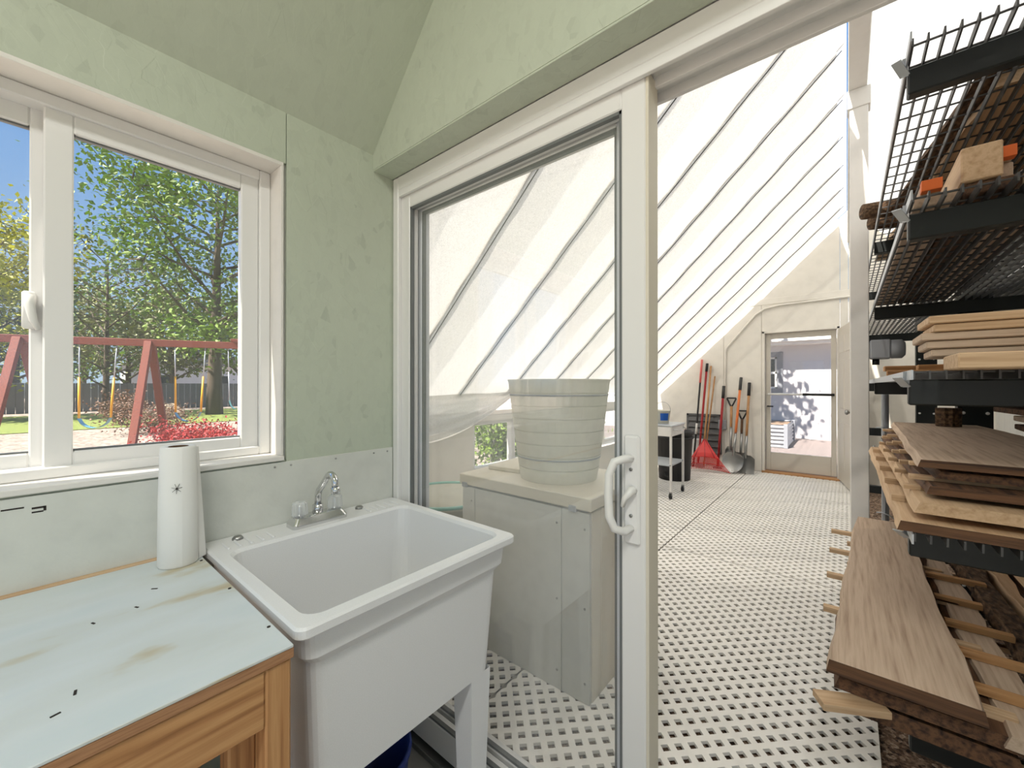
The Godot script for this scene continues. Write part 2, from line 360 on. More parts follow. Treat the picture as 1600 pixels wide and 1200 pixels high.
	var w8 = setting("window_8", "wide white framed window in the right wall of the sink room", "window")
	for e in [[-0.3, 0.85, -0.25, 1.98], [1.65, 0.85, 1.7, 1.98], [-0.25, 0.85, 1.65, 0.9], [-0.25, 1.93, 1.65, 1.98], [0.67, 0.9, 0.73, 1.93]]: box("frame", M("vinyl"), Vector3(1.33, e[1], e[0]), Vector3(1.40, e[3], e[2]), 0.003, w8)
	for e in [[-0.25, 0.67], [0.73, 1.65]]: box("pane", M("glass"), Vector3(1.363, 0.9, e[0]), Vector3(1.367, 1.93, e[1]), 0.0, w8)
	# shop light hung under the ridge of the sink room
	var sl = thing("shop_light", "long white shop light hanging under the ridge of the sink room", "lamp", Vector3(0.25, 2.95, 0.9))
	box("housing", M("white_paint"), Vector3(-0.16, 0.0, -0.62), Vector3(0.16, 0.05, 0.62), 0.006, sl)
	box("diffuser", M("lamp_diffuser"), Vector3(-0.14, -0.012, -0.60), Vector3(0.14, 0.0, 0.60), 0.003, sl)
	for e in [-0.45, 0.45]:
		var hs = mb(true); tube(hs, [Vector3(0, 0.05, e), Vector3(0, 0.38, e)], 0.003, 6); put(hs, "chain", M("steel"), sl)
	var al = AreaLight3D.new(); al.name = "shop_light_glow"; al.area_size = Vector2(0.28, 1.2); al.light_energy = 1.8; al.light_color = Color(1.0, 1.0, 0.98); al.area_range = 12.0; al.shadow_enabled = true
	sl.add_child(al); al.position = Vector3(0, -0.02, 0); al.rotation.x = -PI / 2

func greenhouse():
	# far wall with the door opening
	var w = setting("wall_far", "cream far wall of the greenhouse with the storm door", "wall")
	var top = func(x): return cloth_y(x) + 0.06 if x < 0.05 else 3.65 - 1.06 * (x - 0.05)
	for r in [[-2.74, -1.485], [-1.481, -0.975], [-0.065, 0.02], [0.024, 1.31]]:
		var pts = PackedVector2Array([Vector2(r[0], -0.2), Vector2(r[1], -0.2), Vector2(r[1], top.call(r[1]))])
		if r[0] < 0.05 and r[1] > 0.05: pts.append(Vector2(0.05, top.call(0.05)))
		pts.append(Vector2(r[0], top.call(r[0])))
		var st = mb(); prism(st, pts, xy, FZ, FZ - 0.12); put(st, "wall_panel", M("beige_wall"), w)
	var st = mb(); prism(st, PackedVector2Array([Vector2(-0.971, 2.075), Vector2(-0.069, 2.075), Vector2(-0.069, top.call(-0.069)), Vector2(-0.971, top.call(-0.971))]), xy, FZ, FZ - 0.12)
	put(st, "wall_panel", M("beige_wall"), w)
	box("batten", M("beige_wall"), Vector3(-1.20, 2.47, FZ), Vector3(0.9, 2.555, FZ + 0.008), 0.002, w)
	# conduit on the far wall
	var c = thing("conduit", "thin cream conduit bending along the far wall up from a grey box", "conduit")
	st = mb(true)
	tube(st, [Vector3(-1.455, 0.72, FZ + 0.02), Vector3(-1.455, 1.8, FZ + 0.02), Vector3(-1.44, 1.86, FZ + 0.02), Vector3(-1.05, 2.33, FZ + 0.02), Vector3(-0.93, 2.41, FZ + 0.02), Vector3(-0.75, 2.44, FZ + 0.02), Vector3(0.5, 2.47, FZ + 0.02)], 0.014, 8)
	put(st, "pipe", M("beige_wall"), c)
	var pv = thing("pipe", "thin white vertical pipe on the far wall behind the lumber rack", "pipe")
	st = mb(true); tube(st, [Vector3(0.75, 0.0, FZ + 0.03), Vector3(0.75, 1.15, FZ + 0.03)], 0.016, 8); put(st, "tube", M("white_paint"), pv)
	st = mb(true); tube(st, [Vector3(0.75, 1.13, FZ + 0.03), Vector3(0.75, 1.17, FZ + 0.03)], 0.021, 8); put(st, "coupling", M("white_paint"), pv)
	# door 2: storm door with the inner six panel door swung open
	var d = setting("door_2", "beige storm door with full glass and a push bar in the far wall", "door")
	var x0 = -0.97; var x1 = -0.07
	st = mb()
	span(st, Vector3(x0, 0, FZ - 0.13), Vector3(x0 + 0.035, 2.075, FZ + 0.01), 0.003); span(st, Vector3(x1 - 0.03, 0, FZ - 0.13), Vector3(x1, 2.075, FZ + 0.01), 0.003); span(st, Vector3(x0, 2.045, FZ - 0.13), Vector3(x1, 2.075, FZ + 0.01), 0.003)
	put(st, "jamb", M("beige_wall"), d)
	box("threshold", M("pine_x"), Vector3(x0, -0.03, FZ - 0.14), Vector3(x1, 0.02, FZ + 0.06), 0.004, d)
	st = mb(); var zf = FZ - 0.09; var a = x0 + 0.04; var b = x1 - 0.035
	span(st, Vector3(a, 0.03, zf - 0.02), Vector3(a + 0.06, 2.04, zf + 0.02), 0.003); span(st, Vector3(b - 0.06, 0.03, zf - 0.02), Vector3(b, 2.04, zf + 0.02), 0.003)
	span(st, Vector3(a + 0.06, 1.965, zf - 0.02), Vector3(b - 0.06, 2.04, zf + 0.02), 0.003)
	var lf = put(st, "storm_frame", M("beige_door"), d)
	box("kick_panel", M("beige_door"), Vector3(a + 0.06, 0.03, zf - 0.018), Vector3(b - 0.06, 0.29, zf + 0.018), 0.004, d)
	box("pane", M("glass"), Vector3(a + 0.06, 0.29, zf - 0.002), Vector3(b - 0.06, 1.965, zf + 0.002), 0.0, d)
	st = mb(true); tube(st, [Vector3(a + 0.03, 1.15, zf + 0.05), Vector3(-0.48, 1.15, zf + 0.05)], 0.015, 8); put(st, "push_bar", M("vinyl"), d)
	st = mb(true); tube(st, [Vector3(-0.48, 1.15, zf + 0.05), Vector3(b - 0.02, 1.148, zf + 0.05)], 0.018, 8); put(st, "closer", M("black_plastic"), d)
	st = mb(true); tube(st, [Vector3(a + 0.03, 0.97, zf), Vector3(a + 0.03, 0.97, zf + 0.07)], 0.012, 8); tube(st, [Vector3(a + 0.03, 0.97, zf + 0.07), Vector3(a + 0.10, 0.97, zf + 0.07)], 0.010, 8); put(st, "latch", M("black_plastic"), d)
	# open inner door
	var od = setting("door_3", "open beige six panel door standing inward beside the storm door", "door")
	od.position = Vector3(-0.062, 0, FZ + 0.025)
	od.rotation.y = -(PI / 2 - 0.167)
	box("leaf", M("beige_door"), Vector3(0.0, 0.02, -0.022), Vector3(0.83, 2.04, 0.022), 0.003, od)
	for col in [[0.11, 0.38], [0.45, 0.72]]:
		for rw in [[0.2, 0.80], [0.98, 1.6], [1.7, 1.92]]:
			for s in [-1, 1]:
				var pm = mb(); bx(pm, Vector3((col[0] + col[1]) / 2, (rw[0] + rw[1]) / 2, s * 0.022), Vector3(col[1] - col[0], rw[1] - rw[0], 0.014), 0.0065); put(pm, "panel", M("beige_door"), od)
	for s in [-1, 1]:
		st = mb(true); lathe(st, [Vector2(0, 0), Vector2(0.012, 0), Vector2(0.012, 0.025), Vector2(0.027, 0.035), Vector2(0.03, 0.05), Vector2(0.02, 0.062), Vector2(0, 0.064)], Vector3.ZERO, 14)
		var kn = put(st, "knob", M("steel"), od); kn.position = Vector3(0.77, 0.96, s * 0.022); kn.rotation.x = s * PI / 2
	# knee wall on the left with sliding windows
	var k = setting("wall_left", "low cream knee wall of the greenhouse with small sliding windows", "wall")
	k.name = numbered("wall_left_greenhouse")
	st = mb(); span(st, Vector3(-2.74, -0.2, -7.12), Vector3(-2.62, 0.48, -0.93)); span(st, Vector3(-2.74, 0.94, -7.12), Vector3(-2.62, 1.04, -0.93))
	span(st, Vector3(-2.74, 0.48, -2.62), Vector3(-2.62, 0.94, -0.93))
	for q in [[-3.9, -3.82], [-5.2, -5.1], [-7.12, -6.4]]: span(st, Vector3(-2.74, 0.48, q[0]), Vector3(-2.62, 0.94, q[1]))
	put(st, "core", M("beige_wall"), k)
	box("sill_shelf", M("white_paint"), Vector3(-2.62, 0.455, -6.4), Vector3(-2.46, 0.48, -2.6), 0.003, k)
	var n = 2
	for q in [[-3.82, -2.62], [-5.1, -3.9], [-6.4, -5.2]]:
		var wn = setting("window_%d" % n, "small white framed sliding window in the low greenhouse wall", "window"); n += 1
		wn.set_meta("group", "knee wall windows")
		for e in [[q[0], 0.48, q[0] + 0.04, 0.94], [q[1] - 0.04, 0.48, q[1], 0.94], [q[0], 0.48, q[1], 0.515], [q[0], 0.905, q[1], 0.94], [(q[0] + q[1]) / 2 - 0.03, 0.5, (q[0] + q[1]) / 2 + 0.03, 0.92]]:
			box("frame", M("vinyl"), Vector3(-2.71, e[1], e[0]), Vector3(-2.645, e[3], e[2]), 0.003, wn)
		for e in [[q[0] + 0.04, (q[0] + q[1]) / 2 - 0.03], [(q[0] + q[1]) / 2 + 0.03, q[1] - 0.04]]:
			box("pane", M("glass"), Vector3(-2.682, 0.515, e[0]), Vector3(-2.678, 0.905, e[1]), 0.0, wn)
	# roof: glazing, rafters, ridge beam, opaque right slope
	var ro = setting("ceiling", "glazed greenhouse roof on white rafters", "roof"); ro.name = numbered("ceiling_greenhouse")
	var nrm = Vector2(-0.963, 1).normalized()
	var off = func(x, d): return Vector2(x, cloth_y(x)) + nrm * d
	var zr = -1.05
	while zr > -7.05:
		st = mb(); var p0: Vector2 = off.call(-2.72, 0.03); var p1: Vector2 = off.call(0.02, 0.03); var p2: Vector2 = off.call(0.02, 0.075); var p3: Vector2 = off.call(-2.72, 0.075)
		prism(st, PackedVector2Array([p0, p1, p2, p3]), xy, zr + 0.011, zr - 0.011); put(st, "rafter", M("white_paint"), ro); zr -= 0.613
	var z0 = -1.02
	while z0 > -7.1:
		var z1 = maxf(z0 - 1.226, -7.12)
		st = mb(); prism(st, PackedVector2Array([off.call(-2.8, 0.08), off.call(0.06, 0.08), off.call(0.06, 0.086), off.call(-2.8, 0.086)]), xy, z0 - 0.003, z1 + 0.003); put(st, "glazing_panel", M("roof_glazing"), ro); z0 = z1
	st = mb(); prism(st, PackedVector2Array([Vector2(0.05, 3.549), Vector2(1.42, 2.097), Vector2(1.42, 2.11), Vector2(0.05, 3.562)]), xy, -1.02, -7.12); put(st, "roof_panel", M("opal_panel"), ro)
	box("ridge_beam", M("white_paint"), Vector3(0.012, 3.18, -7.0), Vector3(0.105, 3.56, -1.02), 0.004, ro)
	# post under the ridge
	var po = thing("support_post", "white square post standing under the greenhouse ridge beside the lumber rack", "post", Vector3(0.0, 0, -3.45))
	box("shaft", M("white_paint"), Vector3(0.017, -0.03, -0.047), Vector3(0.11, 3.18, 0.047), 0.004, po)
	box("top_block", M("white_paint"), Vector3(0.006, 3.06, -0.055), Vector3(0.122, 3.18, 0.055), 0.003, po)
	# shade cloth slung under the rafters
	st = mb(true); var nz = 120; var nx = 40; var xa = -2.47; var g = []
	for i in nz + 1:
		var row = []; var zz = -1.022 - 5.94 * i / nz
		var ph = fposmod((-1.05 - zz) / 0.613, 1.0); var sag = 0.018 * sin(PI * ph)
		var xb = -0.03 - 0.045 * sin(PI * ph)
		for j in nx + 1:
			var x = lerpf(xa, xb, float(j) / nx)
			var s2 = sag * sin(PI * clampf(float(j) / nx * 1.1, 0, 1)) + 0.003 * sin(x * 23.0 + zz * 3.0)
			var p: Vector2 = off.call(x, 0.022 - s2); row.append(Vector3(p.x, p.y, zz))
		g.append(row)
	for i in nz:
		for j in nx: quad(st, g[i][j], g[i][j + 1], g[i + 1][j + 1], g[i + 1][j], Vector3(0.7, -0.7, 0))
	var sc = thing("shade_cloth", "white woven shade cloth stretched under the sloped greenhouse roof", "shade cloth")
	put(st, "sheet", M("shade_cloth"), sc)
	zr = -1.05
	while zr > -7.0:
		st = mb(true); var pts = []
		for j in 13: var p: Vector2 = off.call(lerpf(-2.46, -0.01, j / 12.0), 0.016); pts.append(Vector3(p.x, p.y, zr - 0.02))
		tube(st, pts, 0.0035, 5); put(st, "tie_cord", M("cord"), sc); zr -= 0.613
	zr = -1.05
	while zr > -6.8:
		st = mb(true)
		for j in 12:
			var xa2 = lerpf(-2.46, -0.08, j / 12.0); var xb2 = lerpf(-2.46, -0.08, (j + 1) / 12.0); var pa: Vector2 = off.call(xa2, 0.026); var pb: Vector2 = off.call(xb2, 0.026)
			quad(st, Vector3(pa.x, pa.y, zr - 0.03), Vector3(pb.x, pb.y, zr - 0.03), Vector3(pb.x, pb.y, zr - 0.27), Vector3(pa.x, pa.y, zr - 0.27), Vector3(0.7, -0.7, 0))
		put(st, "overlap_strip", M("sheer_cloth"), sc); zr -= 0.613
	# swag of loose cloth tied up at the eave
	st = mb(true); g = []
	for i in 41:
		var row = []; var t = i / 40.0; var zz = lerpf(-1.1, -2.9, t); var drop = 0.40 * pow(sin(PI * clampf(t * 0.92 + 0.04, 0, 1)), 0.7) * (1.0 - 0.2 * t)
		for j in 15:
			var s = j / 14.0
			row.append(Vector3(-2.455 + 0.05 * sin(s * PI) + 0.014 * sin(s * 26.0 + t * 4.0), 1.175 + 0.05 * t - drop * s, zz))
		g.append(row)
	for i in 40:
		for j in 14: quad(st, g[i][j], g[i][j + 1], g[i + 1][j + 1], g[i + 1][j], Vector3(1, 0, 0))
	var sw = put(st, "cloth_swag", M("shade_cloth")); tag(sw, "loose swag of shade cloth tied up along the low eave", "cloth")
	# floor: gravel bed and white lattice sheets
	var fg = setting("floor", "white plastic lattice sheets laid over gravel in the greenhouse", "floor"); fg.name = numbered("floor_greenhouse")
	box("gravel_bed", M("gravel"), Vector3(-2.74, -0.25, -7.12), Vector3(1.42, -0.022, -1.02), 0.0, fg)
	for xs in [[-2.347, -1.131], [-1.123, 0.088]]:
		for zs in [[-1.04, -3.256], [-3.264, -5.69], [-5.698, -6.98]]:
			lattice(fg, xs[0], xs[1], zs[1], zs[0])
	lattice(fg, -2.61, -2.352, -6.98, -1.04)

func lattice(parent, x0, x1, z0, z1):
	# diagonal lattice: a square grid turned 45 degrees; each cell is a strip frame round a square hole
	var st = mb(); var p = 0.05; var hole = 0.0262; var e = (p - hole) / 2; var q = sqrt(0.5)
	var put_in = func(a: float, b: float, y: float) -> Vector3:
		return Vector3(clampf((a + b) * q, x0, x1), y, clampf((b - a) * q, z0, z1))
	var amin = int(floor((x0 - z1) * q / p)) - 1; var amax = int(ceil((x1 - z0) * q / p)) + 1
	var bmin = int(floor((x0 + z0) * q / p)) - 1; var bmax = int(ceil((x1 + z1) * q / p)) + 1
	for i in range(amin, amax):
		for j in range(bmin, bmax):
			var a = i * p; var b = j * p
			var cx = (a + b + p) * q; var cz = (b - a) * q
			if cx < x0 - 0.036 or cx > x1 + 0.036 or cz < z0 - 0.036 or cz > z1 + 0.036: continue
			var O = [put_in.call(a, b, 0.0), put_in.call(a + p, b, 0.0), put_in.call(a + p, b + p, 0.0), put_in.call(a, b + p, 0.0)]
			var I = [put_in.call(a + e, b + e, 0.0), put_in.call(a + p - e, b + e, 0.0), put_in.call(a + p - e, b + p - e, 0.0), put_in.call(a + e, b + p - e, 0.0)]
			var c: Vector3 = (I[0] + I[1] + I[2] + I[3]) * 0.25
			for k in 4:
				var k2 = (k + 1) % 4
				quad(st, O[k], O[k2], I[k2], I[k], Vector3.UP)
				quad(st, I[k], I[k2], I[k2] - Vector3(0, 0.012, 0), I[k] - Vector3(0, 0.012, 0), c - (I[k] + I[k2]) * 0.5)
	put(st, "lattice_sheet", M("lattice"), parent)

func sliding_door():
	var d = setting("door_1", "white vinyl sliding glass door standing half open to the greenhouse", "door")
	var z1 = DZ; var zb = -1.02; var x0 = WX + 0.004; var x1 = 0.56; var y1 = 2.048
	var st = mb()
	span(st, Vector3(x0, 0, zb), Vector3(x0 + 0.032, y1, z1), 0.003); span(st, Vector3(x1 - 0.04, 0, zb), Vector3(x1, y1, z1), 0.003)
	put(st, "side_jamb", M("vinyl"), d)
	st = mb(); span(st, Vector3(x0 + 0.032, 1.998, zb), Vector3(x1 - 0.04, y1, z1), 0.003)
	for zz in [-0.888, -0.944, -1.0]: span(st, Vector3(x0 + 0.03, 1.975, zz - 0.006), Vector3(x1 - 0.04, 2.0, zz + 0.006), 0.001)
	put(st, "head_track", M("vinyl"), d)
	st = mb(); span(st, Vector3(x0 + 0.032, -0.005, zb), Vector3(x1 - 0.04, 0.02, z1), 0.002)
	for zz in [-0.916, -0.965, -1.0]: span(st, Vector3(x0 + 0.03, 0.02, zz - 0.003), Vector3(x1 - 0.04, 0.035, zz + 0.003))
	put(st, "sill_track", M("steel"), d)
	# two leaves, the sliding one pushed back in front of the fixed one
	for lf in [[-1.276, -0.35, -0.916, "sliding_leaf", 0.058], [-1.274, -0.36, -0.968, "fixed_leaf", 0.085]]:
		var l = Node3D.new(); l.name = lf[3]; d.add_child(l, true)
		var a: float = lf[0]; var b: float = lf[1]; var zc: float = lf[2]; var s: float = lf[4]
		for e in [[a, 0.036, a + 0.05, 1.99], [b - s, 0.036, b, 1.99]]:
			box("stile", M("vinyl" if lf[3] == "sliding_leaf" else "vinyl_cool"), Vector3(e[0], e[1], zc - 0.02), Vector3(e[2], e[3], zc + 0.02), 0.003, l)
		for e in [[0.036, 0.13], [1.93, 1.99]]:
			box("rail", M("vinyl"), Vector3(a + 0.05, e[0], zc - 0.02), Vector3(b - s, e[1], zc + 0.02), 0.003, l)
		var ga = a + 0.05; var gb = b - s
		st = mb()
		span(st, Vector3(ga, 0.13, zc + 0.004), Vector3(ga + 0.008, 1.93, zc + 0.017)); span(st, Vector3(gb - 0.006, 0.13, zc + 0.004), Vector3(gb, 1.93, zc + 0.017)); span(st, Vector3(ga, 1.922, zc + 0.004), Vector3(gb, 1.93, zc + 0.017)); span(st, Vector3(ga, 0.13, zc + 0.004), Vector3(gb, 0.138, zc + 0.017))
		put(st, "gasket", M("grey_gasket"), l)
		box("pane", M("glass"), Vector3(ga, 0.13, zc - 0.003), Vector3(gb, 1.93, zc + 0.003), 0.0, l)
		if lf[3] == "sliding_leaf":
			var hx = b - 0.030; var hz = zc + 0.02
			box("handle_plate", M("vinyl"), Vector3(hx - 0.019, 0.915, hz - 0.001), Vector3(hx + 0.019, 1.165, hz + 0.010), 0.005, l)
			st = mb(true); tube(st, [Vector3(hx, 1.112, hz), Vector3(hx - 0.006, 1.114, hz + 0.035), Vector3(hx - 0.022, 1.108, hz + 0.05), Vector3(hx - 0.032, 1.08, hz + 0.055), Vector3(hx - 0.034, 1.03, hz + 0.055), Vector3(hx - 0.032, 0.985, hz + 0.055), Vector3(hx - 0.022, 0.958, hz + 0.05), Vector3(hx - 0.006, 0.951, hz + 0.035), Vector3(hx, 0.953, hz)], 0.0095, 12)
			put(st, "pull_handle", M("plastic_white"), l)
			st = mb(true); tube(st, [Vector3(hx + 0.004, 1.04, hz + 0.006), Vector3(hx + 0.006, 1.043, hz + 0.022), Vector3(hx - 0.006, 1.025, hz + 0.03), Vector3(hx - 0.012, 1.005, hz + 0.028)], [0.011, 0.010, 0.007, 0.005], 10)
			put(st, "thumb_latch", M("plastic_white"), l)
			for yy in [1.088, 0.982]:
				st = mb(true); tube(st, [Vector3(hx, yy, hz + 0.009), Vector3(hx, yy, hz + 0.0125)], 0.004, 10); put(st, "screw", M("steel"), l)
			box("strike_slot", M("gasket"), Vector3(b - 0.001, 0.985, zc - 0.006), Vector3(b + 0.0012, 1.075, zc + 0.006), 0.0, l)
	# interlock strip at the edge of the sliding leaf
	box("edge_strip", M("box_cream"), Vector3(-0.35, 0.036, -0.955), Vector3(-0.343, 1.99, -0.897), 0.001, d)

func window():
	var w = setting("window_1", "white vinyl sliding window over the bench", "window")
	var z0 = -0.492; var z1 = 0.452; var y0 = 1.0685; var y1 = 1.941
	# lining boards of the opening
	box("sill_board", M("white_trim"), Vector3(-1.40, y0 - 0.014, z0 - 0.008), Vector3(WX + 0.012, y0, z1 + 0.012), 0.002, w)
	box("head_lining", M("white_trim"), Vector3(-1.40, y1, z0 - 0.008), Vector3(WX + 0.003, y1 + 0.011, z1 + 0.012), 0.001, w)
	box("jamb_lining", M("white_trim"), Vector3(-1.40, y0, z0 - 0.008), Vector3(WX + 0.003, y1, z0), 0.001, w)
	box("jamb_lining", M("white_trim"), Vector3(-1.40, y0, z1), Vector3(WX + 0.003, y1, z1 + 0.012), 0.001, w)
	# outer frame
	for e in [[z0, y0, z0 + 0.03, y1], [z1 - 0.03, y0, z1, y1], [z0 + 0.03, y0, z1 - 0.03, y0 + 0.026], [z0 + 0.03, y1 - 0.03, z1 - 0.03, y1]]:
		box("frame", M("vinyl"), Vector3(-1.465, e[1], e[0]), Vector3(-1.386, e[3], e[2]), 0.003, w)
	# sashes: right one in the inner track
	for s in [[-0.462, -0.028, -1.424, -1.396, 0.047], [-0.048, 0.422, -1.456, -1.428, 0.040]]:
		var sa = Node3D.new(); sa.name = "sash"; w.add_child(sa, true)
		var a: float = s[0]; var b: float = s[1]; var ya = y0 + 0.020; var yb = y1 - 0.026; var f: float = s[4]; var lo = 0.037; var hi = 0.045
		for e in [[a, ya, a + f, yb], [b - f, ya, b, yb], [a + f, ya, b - f, ya + lo], [a + f, yb - hi, b - f, yb]]:
			box("rail", M("vinyl"), Vector3(s[2], e[1], e[0]), Vector3(s[3], e[3], e[2]), 0.003, sa)
		var st = mb(); var xg: float = (s[2] + s[3]) / 2
		span(st, Vector3(xg - 0.006, ya + lo, a + f), Vector3(xg + 0.006, ya + lo + 0.004, b - f)); span(st, Vector3(xg - 0.006, yb - hi - 0.004, a + f), Vector3(xg + 0.006, yb - hi, b - f))
		put(st, "gasket", M("grey_gasket"), sa)
		box("pane", M("glass"), Vector3(xg - 0.002, ya + lo, a + f), Vector3(xg + 0.002, yb - hi, b - f), 0.0, sa)
	var st = mb(true); var lz = -0.008
	tube(st, [Vector3(-1.428, 1.475, lz), Vector3(-1.405, 1.475, lz), Vector3(-1.398, 1.462, lz), Vector3(-1.398, 1.425, lz - 0.006), Vector3(-1.40, 1.405, lz - 0.014)], [0.010, 0.010, 0.009, 0.007, 0.005], 10)
	bx(st, Vector3(-1.422, 1.45, lz), Vector3(0.012, 0.085, 0.022), 0.004)
	put(st, "latch", M("plastic_white"), w)

func bench_and_sink():
	# work bench
	var b = thing("work_bench", "wooden work bench with a stained white painted plywood top beside the sink", "bench")
	var yb = 0.857; var xf = -0.697; var ze = -0.283
	box("bench_top", M("bench_top"), Vector3(-1.285, yb - 0.005, ze), Vector3(xf, yb, 1.15), 0.001, b)
	box("plywood_core", M("ply_edge"), Vector3(-1.30, yb - 0.022, ze - 0.001), Vector3(xf - 0.001, yb - 0.005, 1.15), 0.001, b)
	box("back_strip", M("tan_wood_z"), Vector3(-1.304, yb - 0.005, ze + 0.02), Vector3(-1.285, yb + 0.002, 1.15), 0.001, b)
	for p in [[-0.735, -0.262], [-1.26, -0.262], [-0.735, 1.1], [-1.26, 1.1]]:
		box("leg", M("pine_y"), Vector3(p[0] - 0.034, 0.0, p[1] - 0.019), Vector3(p[0] + 0.034, yb - 0.022, p[1] + 0.019), 0.003, b)
	box("apron", M("pine_z"), Vector3(xf - 0.042, yb - 0.115, -0.243), Vector3(xf - 0.004, yb - 0.022, 1.08), 0.003, b)
	box("apron", M("pine_z"), Vector3(-1.30, yb - 0.115, -0.243), Vector3(-1.262, yb - 0.022, 1.08), 0.003, b)
	box("brace", M("pine_y"), Vector3(xf - 0.09, 0.0, -0.243), Vector3(xf - 0.045, yb - 0.022, -0.205), 0.003, b)
	box("lower_shelf", M("ply_edge"), Vector3(-1.28, 0.22, -0.24), Vector3(-0.74, 0.24, 1.08), 0.001, b)
	for z in [-0.27, -0.235, -0.20]:
		var s = mb(true); tube(s, [Vector3(-0.78 - (z + 0.27) * 6.0, yb - 0.001, ze + 0.008), Vector3(-0.78 - (z + 0.27) * 6.0, yb + 0.0012, ze + 0.008)], 0.003, 8); put(s, "screw", M("dark_mark"), b)
	rng.seed = 3; var sk
	for i in 9:
		var bp = Vector3(rng.randf_range(-1.2, -0.75), yb + 0.0004, rng.randf_range(-0.2, 0.15)); sk = mb(); bx(sk, bp, Vector3(0.003, 0.0008, rng.randf_range(0.004, 0.012)), 0.0, Basis(Vector3.UP, rng.randf() * 3.0)); put(sk, "dark_scuff", M("dark_mark"), b)
	# paper towel roll standing on the bench
	var t = thing("paper_towel_roll", "white paper towel roll standing on the bench under the window", "paper towels", Vector3(-1.225, yb, -0.236))
	var st = mb(true); lathe(st, [Vector2(0.020, 0.004), Vector2(0.036, 0.0), Vector2(0.0385, 0.004), Vector2(0.0375, 0.14), Vector2(0.0345, 0.274), Vector2(0.033, 0.279), Vector2(0.0195, 0.278), Vector2(0.0195, 0.004)], Vector3.ZERO, 32); put(st, "roll", M("paper"), t)
	st = mb(true); lathe(st, [Vector2(0.0192, 0.003), Vector2(0.0192, 0.2785), Vector2(0.0178, 0.2785), Vector2(0.0178, 0.003)], Vector3.ZERO, 20); put(st, "core", M("brown_paper"), t)
	st = mb(true); var g = []
	for i in 7:
		var row = []; var a = i / 6.0
		for j in 9:
			var y = j / 8.0; var r = lerpf(0.0392, 0.0355, y)
			var ang = -1.25 - a * 0.42; var o = a * a * (0.017 * (1.0 - y * 0.75))
			row.append(Vector3(cos(ang) * (r + o), 0.002 + y * 0.272, sin(ang) * (r + o)))
		g.append(row)
	for i in 6:
		for j in 8: quad(st, g[i][j], g[i][j + 1], g[i + 1][j + 1], g[i + 1][j], Vector3(0, 0, -1))
	put(st, "loose_sheet", M("paper"), t)
	st = mb(); var fc = Vector3(0.0362, 0.185, 0.010)
	for k in 7:
		var a = k * 0.9 + 0.3; bar(st, fc + Vector3(0.0012, 0, 0), fc + Vector3(0.0012, sin(a) * 0.012, cos(a) * 0.010), 0.0007, 0.0007)
	bx(st, fc + Vector3(0.001, 0, 0), Vector3(0.003, 0.004, 0.004), 0.001); put(st, "dark_mark", M("dark_mark"), t)
	# laundry sink
	var x0 = -1.303; var x1 = -0.708; var z0 = -0.876; var z1 = -0.294; var top = 0.866
	var cx = (x0 + x1) / 2; var cz = (z0 + z1) / 2; var hx = (x1 - x0) / 2; var hz = (z1 - z0) / 2
	var s = thing("laundry_sink", "white plastic laundry sink on legs in the corner under a chrome faucet", "sink")
	st = mb()
	var bot = 0.50
	var rings = [rr(cx, cz, hx - 0.052, hz - 0.052, 0.03, bot), rr(cx, cz, hx - 0.036, hz - 0.036, 0.03, 0.772), rr(cx, cz, hx - 0.022, hz - 0.022, 0.028, 0.792), rr(cx, cz, hx - 0.018, hz - 0.018, 0.026, 0.843), rr(cx, cz, hx - 0.002, hz - 0.002, 0.02, 0.845), rr(cx, cz, hx, hz, 0.02, 0.848), rr(cx, cz, hx, hz, 0.02, 0.862), rr(cx, cz, hx - 0.004, hz - 0.004, 0.018, top)]
	loft(st, rings)
	# top face with the basin opening, ledge at the back
	var ix0 = x0 + 0.115; var ix1 = x1 - 0.030; var iz0 = z0 + 0.028; var iz1 = z1 - 0.028
	var icx = (ix0 + ix1) / 2; var icz = (iz0 + iz1) / 2; var ihx = (ix1 - ix0) / 2; var ihz = (iz1 - iz0) / 2
	var ro: Array = rings[7]; var ri = rr(icx, icz, ihx, ihz, 0.035, top)
	for k in ro.size(): quad(st, ro[k], ro[(k + 1) % ro.size()], ri[(k + 1) % ri.size()], ri[k], Vector3.UP)
	var ins = [ri, rr(icx, icz, ihx - 0.006, ihz - 0.006, 0.035, top - 0.008), rr(icx, icz, ihx - 0.014, ihz - 0.014, 0.04, 0.775), rr(icx, icz, ihx - 0.028, ihz - 0.028, 0.045, 0.56), rr(icx, icz, ihx - 0.05, ihz - 0.05, 0.05, 0.535)]
	loft(st, ins, true); cap(st, ins[4], Vector3.UP); cap(st, rings[0], Vector3.DOWN)
	put(st, "basin", M("tub"), s)
	# soap ribs on the ledge
	for zc in [cz + 0.20, cz - 0.195]:
		for k in 5:
			st = mb(); bx(st, Vector3(x0 + 0.075, top + 0.001, zc + (k - 2) * 0.026), Vector3(0.055, 0.006, 0.007), 0.0025); put(st, "soap_rib", M("tub"), s)
	for zc in [z1 - 0.075, z0 + 0.155]:
		st = mb(true); lathe(st, [Vector2(0.0, 0), Vector2(0.013, 0), Vector2(0.013, 0.004), Vector2(0.009, 0.009), Vector2(0, 0.010)], Vector3.ZERO, 14)
		var bo = put(st, "bolt_cap", M("steel"), s); bo.position = Vector3(x0 + 0.04, top, zc)
